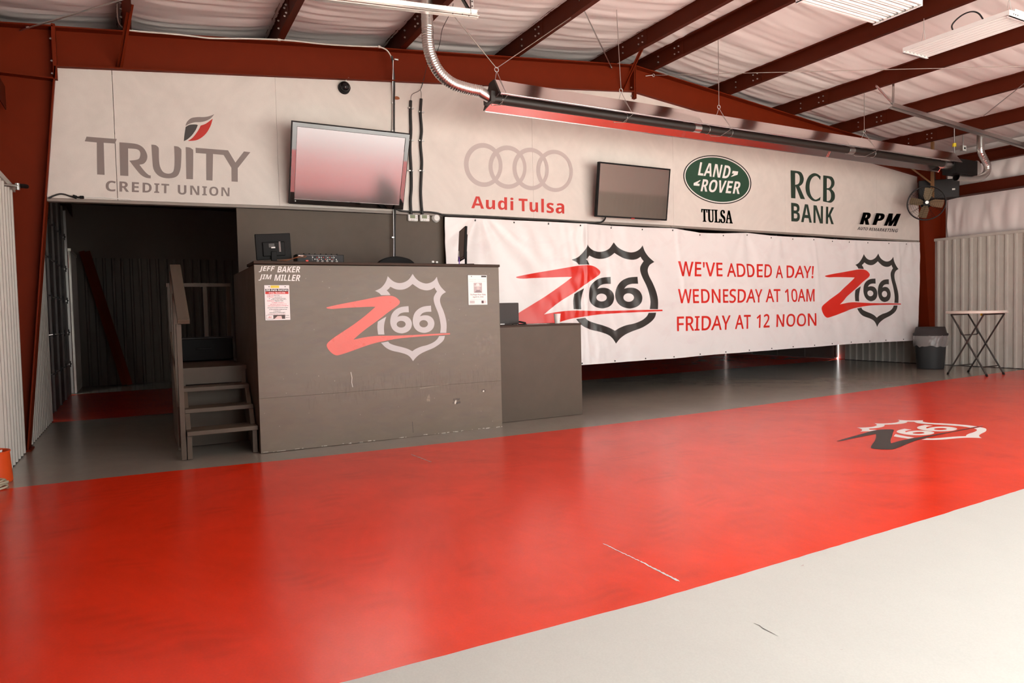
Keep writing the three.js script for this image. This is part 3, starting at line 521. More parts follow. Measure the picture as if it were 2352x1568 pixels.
// ---------------------------------------------------------------- auctioneer's stand
const ZPD = -6.45;
{
  const tex = canvasTex(1024, 716, (c, w, h) => {
    c.fillStyle = '#685847'; c.fillRect(0, 0, w, h);
    const X = (px) => (px - 597) / 553 * w, Y = (py) => (py - 608) / 400 * h;
    for (let i = 0; i < 1500; i++) { c.fillStyle = rnd() < 0.5 ? 'rgba(60,48,40,0.02)' : 'rgba(170,150,130,0.018)'; const r = rr(4, 26); c.beginPath(); c.ellipse(rr(0, w), rr(0, h), r * 1.8, r * 0.6, rr(-0.2, 0.2), 0, TAU); c.fill(); }
    for (let i = 0; i < 420; i++) { const x = X(rr(690, 1140)), y = Y(rr(852, 900)), L = rr(8, 46); c.strokeStyle = rnd() < 0.8 ? `rgba(62,46,34,${rr(0.06, 0.2)})` : `rgba(150,132,112,${rr(0.05, 0.14)})`; c.lineWidth = rr(0.8, 3.4); c.beginPath(); c.moveTo(x, y); c.lineTo(x + rr(-4, 4), y + L); c.stroke(); }
    for (let i = 0; i < 60; i++) { const x = X(rr(1080, 1140)), y = Y(rr(770, 830)); c.fillStyle = `rgba(170,150,132,${rr(0.02, 0.06)})`; c.beginPath(); c.ellipse(x, y, rr(2, 8), rr(4, 14), 0, 0, TAU); c.fill(); }
    for (let i = 0; i < 26; i++) { const x = X(961 + rr(-4, 4)), y = Y(918 + rr(-7, 7)); c.fillStyle = 'rgba(190,172,156,0.16)'; c.fillRect(x, y, rr(1, 5), rr(4, 12)); }
    for (let i = 0; i < 40; i++) { const x = X(1031 + rr(-9, 9)), y = Y(933 + rr(-6, 6)); c.fillStyle = 'rgba(30,22,16,0.25)'; c.beginPath(); c.arc(x, y, rr(1, 5), 0, TAU); c.fill(); }
    for (let i = 0; i < 18; i++) { const x = X(1101 + rr(-5, 5)), y = Y(912 + rr(-4, 4)); c.fillStyle = 'rgba(36,26,18,0.28)'; c.beginPath(); c.arc(x, y, rr(1, 4), 0, TAU); c.fill(); }
    c.strokeStyle = 'rgba(214,206,196,0.9)'; c.lineWidth = 2.6; c.beginPath(); c.moveTo(X(786), Y(847)); c.lineTo(X(788), Y(860)); c.lineTo(X(787), Y(870)); c.lineTo(X(789), Y(881)); c.stroke();
    c.fillStyle = 'rgba(226,218,206,0.95)'; c.beginPath(); c.ellipse(X(1029), Y(935), 4, 9, 0.3, 0, TAU); c.fill(); c.beginPath(); c.ellipse(X(1102), Y(914), 4, 4, 0, 0, TAU); c.fill();
    c.strokeStyle = 'rgba(30,22,18,0.7)'; c.lineWidth = 2; c.beginPath(); c.moveTo(X(922), Y(972)); c.lineTo(X(923), Y(998)); c.stroke();
    c.strokeStyle = 'rgba(190,176,160,0.55)'; c.lineWidth = 1.6; c.beginPath(); c.moveTo(X(942), Y(895.5)); c.lineTo(X(1012), Y(890)); c.stroke();
    for (let i = 0; i < 40; i++) { const x = rr(0, w), k = x / w; c.fillStyle = 'rgba(216,208,196,0.8)'; c.fillRect(x, h - rr(1, 4) - 2, rr(2, 18), rr(1, 3)); }
    for (let i = 0; i < 46; i++) { c.fillStyle = 'rgba(205,195,182,0.6)'; c.fillRect(rr(0, w), rr(0, h), rr(1, 3), rr(1, 3)); }
  });
  const front = std(1, 1, 1, 0.46, { map: tex, roughnessMap: roughVar });
  const s = thing('auction_stand', 'tall brown painted stand with a road shield emblem and two taped notices on its front', 'stand');
  const A = onZ(586, 606, ZPD), B = onZ(1146, 609, ZPD), Cb = onZ(1153, 985, ZPD), D = onZ(598, 1038.5, ZPD);
  const xl = (A.x + D.x) / 2 - 0.002, xr = (B.x + Cb.x) / 2, top = 1.70;
  const uvFront = (g) => { const p = g.attributes.position, u = g.attributes.uv; for (let i = 0; i < p.count; i++) u.setXY(i, (p.getX(i) - xl) / (xr - xl), p.getY(i) / top); return g; };
  const T = [[xl, 0.496], [xr, 0.496], [xr, top - 0.006], [xl, top - 0.012]], L = [[xl, 0.004], [xr, -0.001], [xr, 0.4952], [xl, 0.4952]];
  part('front_panel', uvFront(slabZ(T, ZPD - 0.018, ZPD, [], 0.0008)), front, s); part('front_panel', uvFront(slabZ(L, ZPD - 0.018, ZPD - 0.0006, [], 0.0008)), front, s);
  part('side_panel', span(xl, xl + 0.02, 0.005, 1.685, -7.93, ZPD - 0.019), M.brown, s); part('side_panel', span(xr - 0.02, xr, 0.005, 1.685, -7.93, ZPD - 0.019), M.brown, s);
  part('counter_top', rbox((xl + xr) / 2, 1.708, ZPD - 0.20, xr - xl + 0.012, 0.026, 0.44, 0.005), M.brownDark, s, 'dark counter along the top');
  part('deck', span(xl + 0.02, xr - 0.02, 0.73, 0.757, -7.93, ZPD - 0.02), M.brown, s);
  // paint: names and emblem
  const onFront = (list) => wallPaint(list, ZPD);
  const n = sub('painted_names', s); n.userData.label = 'two names in white slanted brush lettering';
  const g = (x, y) => [560 + x / 7.84, 520 + y / 7.84];
  part('lettering', onFront([...textIn('JEFF', font.bold, [g(268, 715), g(562, 715), g(562, 828), g(268, 822)], 0.24, -0.03), ...textIn('BAKER', font.bold, [g(602, 718), g(1015, 718), g(1012, 826), g(602, 826)], 0.2, -0.04)]), M.whitePaint, n);
  part('lettering', onFront([...textIn('JIM', font.bold, [g(262, 860), g(505, 866), g(505, 976), g(262, 974)], 0.24, -0.03), ...textIn('MILLER', font.bold, [g(548, 866), g(1018, 870), g(1010, 982), g(548, 976)], 0.2, -0.04)]), M.whitePaint, n);
  const e = sub('painted_emblem', s); e.userData.label = 'silver road shield with two sixes and a red brush-stroke letter Z';
  const m = (p) => [740 + p[0] / 7.126, 620 + p[1] / 7.126];
  part('shield', onFront(mapOut([...EMBLEM.shield, ...EMBLEM.six], m)), M.silverPaint, e);
  const zz = part('letter', onFront(mapOut(EMBLEM.z, m)), M.zPaint, e); zz.position.z = 0.0008;
  globalThis.__stand = { xl, xr, top };
}
const { xl: SX0, xr: SX1 } = globalThis.__stand;
// notices taped to the stand
function notice(name, quad, draw, label) {
  const P = quad.map(([x, y]) => onZ(x, y, ZPD)), cx = (P[0].x + P[2].x) / 2, cy = (P[0].y + P[2].y) / 2;
  const w = ((P[1].x - P[0].x) + (P[2].x - P[3].x)) / 2, h = ((P[0].y - P[3].y) + (P[1].y - P[2].y)) / 2;
  const t = thing(name, label, 'notice', [cx, cy, ZPD + 0.002]);
  const sheet = heightGrid(12, 12, (u, v) => V((u - 0.5) * w, (v - 0.5) * h, 0.001 + 0.0035 * u * (1 - u) * 4 * Math.abs(v - 0.5)), (p, u, v) => [u, v]);
  part('sheet', sheet, std(1, 1, 1, 0.55, { map: canvasTex(512, Math.round(512 * h / w), draw) }), t);
  part('backing', span(-w / 2 - 0.003, w / 2 + 0.003, -h / 2 - 0.003, h / 2 + 0.003, -0.002, 0.0004), M.charcoal, t);
  return [t, w, h];
}
const scrawl = (c, x, y, w, h, col, n) => { c.fillStyle = col; let k = x; while (k < x + w) { const L = 4 + rnd() * 14; c.fillRect(k, y + rnd() * 2, Math.min(L, x + w - k), h * (0.7 + 0.3 * rnd())); k += L + 3 + rnd() * 5; } };
{
  const [t, w, h] = notice('notice', [[607, 656], [664, 653], [666.5, 733], [609, 736.5]], (c, W, H) => {
    c.fillStyle = '#f2ecec'; c.fillRect(0, 0, W, H); c.fillStyle = '#2c2226'; c.fillRect(18, H * 0.105, W - 40, H * 0.082); c.fillStyle = '#cf2a20'; c.fillRect(18, H * 0.187, W - 40, H * 0.066);
    c.fillStyle = '#fff'; c.textAlign = 'center'; c.font = 'bold 60px sans-serif'; c.fillText('Z66 Auto Auction', W / 2 - 2, H * 0.168, W - 60); c.font = 'bold 40px sans-serif'; c.fillText('Friday, March 27th', W / 2, H * 0.238, W * 0.66);
    c.textAlign = 'left'; c.font = 'bold 30px sans-serif'; c.fillStyle = '#c8284a'; c.fillText('11:00 a.m.', 44, H * 0.300); c.fillText('12:00 p.m.', 44, H * 0.345); c.fillText('12:30 p.m.', 44, H * 0.46); c.fillStyle = '#333'; c.fillText('Run List', 190, H * 0.300); c.fillText('Regular Sale', 200, H * 0.46); c.fillRect(88, H * 0.372, 14, 14);
    for (const [y, x, k, col] of [[0.33, 200, 150, '#777'], [0.368, 160, 270, '#777'], [0.398, 130, 320, '#777'], [0.49, 140, 250, '#d45a70'], [0.535, 110, 330, '#d4808c'], [0.58, 60, 420, '#d45a70'], [0.635, 50, 420, '#555'], [0.685, 80, 370, '#555'], [0.73, 170, 150, '#666'], [0.775, 90, 320, '#444'], [0.815, 60, 360, '#b4848c']]) scrawl(c, x, H * y, k, 15, col);
    c.strokeStyle = '#333'; c.lineWidth = 4; c.strokeRect(22, H * 0.85, 140, H * 0.115); c.fillStyle = '#c83a3a'; c.font = 'italic bold 54px serif'; c.fillText('Az', 54, H * 0.935); c.fillStyle = '#4a3a38'; c.fillRect(166, H * 0.85, 240, H * 0.115); c.fillStyle = '#e8c8c4'; c.beginPath(); c.moveTo(180, H * 0.965); c.lineTo(250, H * 0.88); c.lineTo(330, H * 0.88); c.lineTo(340, H * 0.965); c.fill(); scrawl(c, 410, H * 0.86, 80, 18, '#888'); scrawl(c, 420, H * 0.92, 70, 16, '#888');
  }, 'white auction notice with a red and black heading, taped at the left of the stand');
  part('tape', span(-w * 0.25, w * 0.09, h * 0.42, h * 0.49, 0.0025, 0.0035), M.yellow, t, 'yellow tape'); part('pin', new THREE.SphereGeometry(0.0045, 10, 8).translate(w * 0.33, h * 0.455, 0.004), M.black, t); part('pin', new THREE.SphereGeometry(0.0045, 10, 8).translate(-w * 0.31, h * 0.455, 0.004), M.black, t);
}
{
  const [t, w, h] = notice('notice', [[1074, 632], [1117.5, 632], [1119.5, 699], [1076.5, 701]], (c, W, H) => {
    c.fillStyle = '#f3efec'; c.fillRect(0, 0, W, H); for (const y of [0.14, 0.2]) { scrawl(c, 30, H * y, 190, 12, '#d6ccc8'); scrawl(c, 260, H * y, 220, 12, '#d6ccc8'); }
    c.fillStyle = '#b9a9aa'; c.fillRect(150, H * 0.26, 225, H * 0.33); c.fillStyle = '#e9e0de'; c.beginPath(); c.ellipse(262, H * 0.32, 46, H * 0.05, 0, 0, TAU); c.fill(); c.beginPath(); c.ellipse(262, H * 0.365, 104, H * 0.018, 0, 0, TAU); c.fill(); c.fillStyle = '#cdbdbb'; c.beginPath(); c.ellipse(268, H * 0.44, 42, H * 0.065, 0, 0, TAU); c.fill(); c.fillStyle = '#8d7d80'; c.beginPath(); c.moveTo(160, H * 0.59); c.lineTo(230, H * 0.5); c.lineTo(310, H * 0.5); c.lineTo(372, H * 0.59); c.fill();
    c.textAlign = 'center'; c.fillStyle = '#5a4046'; c.font = 'bold 46px serif'; c.fillText('Try Rope Wine Tulsa', W / 2 + 6, H * 0.675, W * 0.82); c.fillText('April 13, 2016', W / 2 + 6, H * 0.755, W * 0.58); scrawl(c, 60, H * 0.81, 400, 12, '#e0bcc0'); c.fillStyle = '#c8c0c0'; c.fillRect(34, H * 0.86, 130, H * 0.09); c.fillStyle = '#5a3038'; c.fillRect(350, H * 0.86, 60, H * 0.09); c.fillStyle = '#d8d0d0'; c.fillRect(410, H * 0.86, 70, H * 0.09);
  }, 'white notice with a grey picture of a hat, taped at the right of the stand');
  part('tape', span(w * 0.2, w * 0.47, h * 0.43, h * 0.485, 0.0025, 0.0035), M.charcoal, t); part('pin', new THREE.SphereGeometry(0.0045, 10, 8).translate(-w * 0.32, h * 0.455, 0.004), M.black, t);
}
// lower counter beside the stand
{
  const z = -6.69, a = onZ(1153, 971, z), b = onZ(1337.5, 951, z), x0 = SX1 + 0.002, x1 = onZ(1336, 850, z).x, top = 1.075;
  const c = thing('side_counter', 'lower brown counter joined to the right side of the auction stand', 'counter');
  part('front_panel', span(x0, x1, 0.004, top - 0.022, z - 0.018, z), M.brown, c);
  part('side_panel', span(x1 - 0.018, x1, 0.004, top - 0.022, -7.4, z - 0.019), M.brown, c);
  part('counter_top', rbox((x0 + x1) / 2, top - 0.011, (z + 0.006 - 7.42) / 2, x1 - x0 + 0.008, 0.022, z + 0.006 + 7.42, 0.004), M.brownDark, c);
  part('leg', span(x0 + 0.01, x0 + 0.05, 0.004, top - 0.022, -7.40, -7.36), M.brown, c);
}
// ---------------------------------------------------------------- steps up the left side
{
  const s = thing('wooden_steps', 'brown painted wooden steps with a sloping handrail up to the auction stand', 'stairs');
  const x0 = 0.335, x1 = SX0 - 0.012, tr = [[0.25, -6.50], [0.42, -6.72], [0.59, -6.94]];
  for (const [y, z] of tr) part('tread', rbox((x0 + x1) / 2, y - 0.019, z - 0.14, x1 - x0, 0.038, 0.28, 0.004), M.brown, s);
  part('landing', span(0.30, SX0 - 0.004, 0.72, 0.757, -8.55, -7.17), M.brown, s);
  part('fascia', span(0.34, SX0 - 0.012, 0.60, 0.72, -7.20, -7.182), M.brown, s);
  part('riser', span(0.34, SX0 - 0.012, 0.004, 0.59, -7.24, -7.222), M.brown, s, 'board closing the back of the steps');
  for (const x of [x0 + 0.02, x1 - 0.022]) { const g = slabX([[-6.54, 0.004], [-6.54, 0.212], [-6.62, 0.212], [-6.72, 0.38], [-6.80, 0.38], [-6.94, 0.552], [-7.15, 0.552], [-7.18, 0.70], [-7.20, 0.70], [-7.20, 0.45], [-6.60, 0.004]], x - 0.019, x + 0.019); part('stringer', g, M.brown, s); }
  part('rail_post', span(0.288, 0.326, 0.004, 1.175, -6.63, -6.54), M.brown, s);
  for (const z of [-7.1, -7.5]) part('rail_post', span(0.288, 0.326, 0.004, z > -7.3 ? 1.46 : 1.69, z - 0.045, z + 0.045), M.brown, s);
  part('handrail', beam(V(0.345, 1.195, -6.50), V(0.345, 1.745, -7.56), 0.096, 0.04, 0.004), M.brown, s);
  part('side_panel', slabX([[-6.62, 0.10], [-6.62, 0.46], [-7.5, 1.1], [-7.5, 0.10]], 0.270, 0.287), M.brown, s);
  // guard rail round the landing
  part('guard_post', span(0.66, 0.70, 0.757, 1.62, -8.53, -8.49), M.brown, s); part('guard_post', span(0.30, 0.34, 0.757, 1.62, -8.53, -8.49), M.brown, s); part('guard_post', span(0.90, 0.94, 0.757, 1.62, -8.53, -8.49), M.brown, s);
  part('guard_rail', span(0.29, 0.95, 1.585, 1.625, -8.545, -8.475), M.brown, s);
  for (const x of [0.33, 0.9]) part('landing_post', span(x - 0.02, x + 0.02, 0.004, 0.72, -8.52, -8.48), M.brown, s);
}
// black case behind the guard rail
{ const c = thing('equipment_case', 'black case lying behind the guard rail at the top of the steps', 'case', [0.62, 0.757, -8.33]); part('shell', rbox(0, 0.13, 0, 0.60, 0.24, 0.26, 0.012), M.black, c); part('lid', rbox(0, 0.255, 0, 0.61, 0.02, 0.27, 0.006), M.darkGrey, c); part('handle', tube([V(-0.08, 0.14, 0.13), V(-0.07, 0.14, 0.155), V(0.07, 0.14, 0.155), V(0.08, 0.14, 0.13)], 0.007, 24, 8, 0.2), M.darkGrey, c); }

// ---------------------------------------------------------------- things on the stand's counter
const CT = 1.721;
{ // monitor seen from behind
  const c = onZ(627, 566, -6.62), m = thing('computer_monitor', 'black computer monitor seen from behind at the left end of the stand', 'monitor', [c.x, CT, -6.62], 0.05);
  const scr = sub('screen', m); scr.position.set(0, c.y - CT, 0); scr.rotation.set(0.16, 0.02, 0.075);
  part('back_shell', [rbox(0, 0, 0.012, 0.315, 0.235, 0.022, 0.006), rbox(0, -0.02, 0.026, 0.2, 0.13, 0.02, 0.008)], M.black, scr); part('panel', rbox(0, 0, -0.003, 0.30, 0.22, 0.008, 0.002), M.blackGloss, scr);
  part('label', span(-0.045, 0.005, -0.005, 0.03, 0.0365, 0.0372), M.charcoal, scr); part('sticker', span(-0.025, 0.01, -0.012, 0.0, 0.0373, 0.038), M.whitePaint, scr); part('vent', [0, 1, 2, 3, 4, 5, 6, 7].map((i) => span(0.045, 0.060, -0.045 + i * 0.012, -0.039 + i * 0.012, 0.0362, 0.0368)), M.ringPaint, scr);
  part('stand_neck', beam(V(0.0, 0.01, 0.02), V(0.0, 0.10, 0.03), 0.05, 0.02, 0.005), M.black, m); part('stand_foot', rbox(0, 0.006, 0.0, 0.20, 0.012, 0.14, 0.005), M.black, m);
}
{ // mixer
  const a = onZ(680, 594, -6.60), b = onZ(788, 594, -6.60), w = b.x - a.x, m = thing('audio_mixer', 'black audio mixer with rows of small knobs and sockets on the stand', 'mixer', [(a.x + b.x) / 2, CT, -6.62], 0.0);
  part('case', rbox(0, 0.041, -0.03, w, 0.078, 0.16, 0.004), M.black, m); part('face', span(-w / 2 + 0.012, w / 2 - 0.008, 0.006, 0.076, 0.0505, 0.053), M.darkGrey, m);
  const ln = []; for (const x of [-0.08, -0.02, 0.05, 0.12]) ln.push(span(x, x + 0.0016, 0.02, 0.072, 0.053, 0.0537)); ln.push(span(-0.13, 0.15, 0.0712, 0.0726, 0.053, 0.0537)); part('print', ln, M.ringPaint, m);
  for (let i = 0; i < 12; i++) for (let j = 0; j < 2; j++) { if ((i * 7 + j * 3) % 5 === 0) continue; part('socket', new THREE.CylinderGeometry(0.0045, 0.0045, 0.006, 10).rotateX(Math.PI / 2).translate(-0.075 + i * 0.02, 0.034 + j * 0.018, 0.055), (i + j) % 3 ? M.whitePlastic : M.redPaint, m); }
  for (let i = 0; i < 5; i++) part('jack', new THREE.TorusGeometry(0.007, 0.0022, 8, 16).translate(-0.03 + i * 0.045, 0.017, 0.0545), M.whitePlastic, m);
  part('label', span(-w / 2 + 0.016, -w / 2 + 0.06, 0.058, 0.070, 0.053, 0.0538), M.whitePaint, m); part('switch', rbox(-0.128, 0.018, 0.055, 0.026, 0.014, 0.008, 0.002), std(0.85, 0.05, 0.02, 0.4), m, 'red rocker switch');
  for (let i = 0; i < 7; i++) part('knob', new THREE.CylinderGeometry(0.006, 0.008, 0.014, 10).translate(-0.14 + i * 0.052, 0.086, -0.02), M.black, m);
  part('lead', tube([V(-0.14, 0.05, 0.055), V(-0.2, 0.046, 0.09), V(-0.28, 0.03, 0.06), V(-0.38, 0.015, 0.02)], 0.0025, 30, 6), M.rustBrown, m); part('lead', tube([V(-0.13, 0.058, 0.055), V(-0.19, 0.06, 0.08), V(-0.3, 0.02, 0.05), V(-0.36, 0.01, 0.04)], 0.0025, 30, 6), M.rustBrown, m);
}
{ // chair back
  const a = onZ(866, 606, -7.15), b = onZ(956, 606, -7.15), t = onZ(908, 588, -7.15), cx = (a.x + b.x) / 2, w = b.x - a.x, c = thing('office_chair', 'black office chair behind the stand, only its rounded back showing', 'chair', [cx, 0.757, -7.15]);
  const y = t.y - 0.757, sh = new THREE.Shape(); sh.moveTo(-w / 2 + 0.03, y - 0.5); sh.lineTo(-w / 2, y - 0.12); sh.quadraticCurveTo(-w / 2 + 0.01, y - 0.012, 0, y); sh.quadraticCurveTo(w / 2 - 0.01, y - 0.012, w / 2, y - 0.12); sh.lineTo(w / 2 - 0.03, y - 0.5);
  part('backrest', metre(new THREE.ExtrudeGeometry(sh, { depth: 0.04, bevelEnabled: true, bevelSize: 0.012, bevelThickness: 0.015, bevelSegments: 3, bevelOffset: -0.012 }).translate(0, 0, -0.05)), M.black, c);
  part('seat', rbox(0, 0.46, -0.30, 0.46, 0.07, 0.44, 0.03, 3), M.black, c); part('column', rod(V(0, 0.08, -0.28), V(0, 0.43, -0.28), 0.028, 14), M.darkGrey, c); part('back_bracket', beam(V(0, 0.45, -0.1), V(0, 0.62, -0.03), 0.06, 0.012), M.darkGrey, c);
  for (let i = 0; i < 5; i++) { const A = i / 5 * TAU; part('foot', [beam(V(0, 0.085, -0.28), V(Math.cos(A) * 0.26, 0.06, -0.28 + Math.sin(A) * 0.26), 0.04, 0.025), new THREE.SphereGeometry(0.028, 12, 10).translate(Math.cos(A) * 0.26, 0.028, -0.28 + Math.sin(A) * 0.26)], M.darkGrey, c); }
}
{ // monitor seen edge on
  const t = onZ(1073, 526, -6.62), m = thing('computer_monitor', 'thin black computer monitor turned edge-on at the right end of the stand', 'monitor', [onZ(1067, 604, -6.62).x, CT, -6.66], -1.86);
  const scr = sub('screen', m); scr.position.set(0, 0.225, 0); scr.rotation.x = -0.07; part('frame', [rbox(0, 0, 0, 0.46, 0.33, 0.026, 0.006), rbox(0, -0.01, -0.02, 0.24, 0.22, 0.03, 0.012)], M.black, scr); part('panel', rbox(0, 0.004, 0.0115, 0.434, 0.296, 0.006, 0.002), std(0.30, 0.25, 0.225, 0.3), scr); part('lower_edge', rbox(0, -0.157, 0.0125, 0.44, 0.014, 0.004, 0.001), M.ringPaint, scr);
  part('stand_neck', beam(V(0, 0.01, -0.03), V(0, 0.15, -0.035), 0.07, 0.016, 0.004), M.black, m); part('stand_foot', rbox(0, 0.007, -0.02, 0.22, 0.014, 0.17, 0.006), M.black, m);
}
{ // pens and the clip
  const p = onZ(1055, 605, -6.56), pot = thing('pen', 'purple pen with a white top standing beside the edge-on monitor', 'pen', [p.x, CT, -6.56]);
  part('barrel', rod(V(0, 0.005, 0), V(-0.002, 0.085, 0), 0.0055, 12), std(0.16, 0.05, 0.42, 0.4), pot); part('cap', rod(V(-0.002, 0.085, 0), V(-0.005, 0.145, 0), 0.005, 12, 0.0045), M.whitePlastic, pot); part('foot', new THREE.CylinderGeometry(0.012, 0.014, 0.006, 14).translate(0, 0.003, 0), M.darkGrey, pot);
  const q = onZ(998, 603, -6.6), k = thing('clip_holder', 'small dark holder with two white paper tags on the stand', 'holder', [q.x, CT, -6.6]);
  part('base', new THREE.SphereGeometry(0.042, 18, 8, 0, TAU, 0, Math.PI / 2).scale(1, 0.5, 1), M.black, k); part('paper_tag', rbox(-0.022, 0.03, 0.015, 0.024, 0.02, 0.004, 0.001), M.paper, k); part('paper_tag', rbox(0.022, 0.028, 0.012, 0.022, 0.016, 0.004, 0.001), M.paper, k);
}
// on the lower counter
{
  const a = onZ(1148, 745, -6.88), b = onZ(1191.5, 745, -6.88), t = onZ(1192, 695, -6.88), h = t.y - 1.075, x0 = SX1 + 0.02, w = b.x - x0;
  const c = thing('loudspeaker', 'dark grey box speaker standing on the lower counter beside the stand', 'speaker', [x0 + w / 2, 1.075, -6.97]);
  part('cabinet', rbox(0, h / 2 + 0.004, 0, w, h - 0.008, 0.2, 0.008), phy(0.045, 0.036, 0.033, 0.5, { specularIntensity: 0.5 }), c); part('port', [span(-0.02, 0.035, 0.006, 0.017, 0.1, 0.1015)], M.whitePlastic, c); part('grip', [span(-w / 2 + 0.02, -w / 2 + 0.023, h * 0.4, h * 0.85, 0.1, 0.1015), span(-w / 2 + 0.05, -w / 2 + 0.053, h * 0.4, h * 0.85, 0.1, 0.1015), span(-w / 2 + 0.02, -w / 2 + 0.053, h * 0.85, h * 0.86, 0.1, 0.1015)], M.black, c); for (const s of [-1, 1]) part('foot', new THREE.CylinderGeometry(0.012, 0.012, 0.005, 12).translate(s * w * 0.35, 0.0025, 0.06), M.black, c);
  const q = onZ(1280, 743, -6.80), k = thing('paper_cup', 'white paper cup standing on the lower counter', 'cup', [q.x, 1.076, -6.80]);
  part('body', new THREE.LatheGeometry([[0.0, 0.002], [0.028, 0.002], [0.0285, 0.0], [0.030, 0.004], [0.040, 0.108], [0.042, 0.110], [0.042, 0.114], [0.039, 0.113], [0.029, 0.008], [0, 0.008]].map(([x, y]) => new THREE.Vector2(x, y)), 32), M.whitePlastic, k);
  part('print', [0, 1, 2].map((i) => span(0.006, 0.026 - i * 0.004, 0.058 - i * 0.013, 0.062 - i * 0.013, 0.0335 - i * 0.0012, 0.0352 - i * 0.0012)), M.ringPaint, k);
  const p = thing('papers', 'loose white papers lying flat on the lower counter', 'paper', [onZ(1225, 745, -6.8).x, 1.0755, -6.82], 0.2);
  part('sheet', rbox(0, 0.0012, 0, 0.28, 0.002, 0.2, 0.0008), M.paper, p); part('sheet', rbox(0.03, 0.0034, 0.012, 0.28, 0.002, 0.2, 0.0008), M.paper, p).rotation.y = 0.1;
  const s = thing('stapler', 'small black stapler beside the speaker on the lower counter', 'stapler', [onZ(1200, 745, -6.76).x, 1.0756, -6.76], 0.3); part('base', rbox(0, 0.006, 0, 0.11, 0.01, 0.03, 0.003), M.black, s); part('arm', beam(V(0.05, 0.018, 0), V(-0.05, 0.034, 0), 0.026, 0.018, 0.005), M.black, s);
}
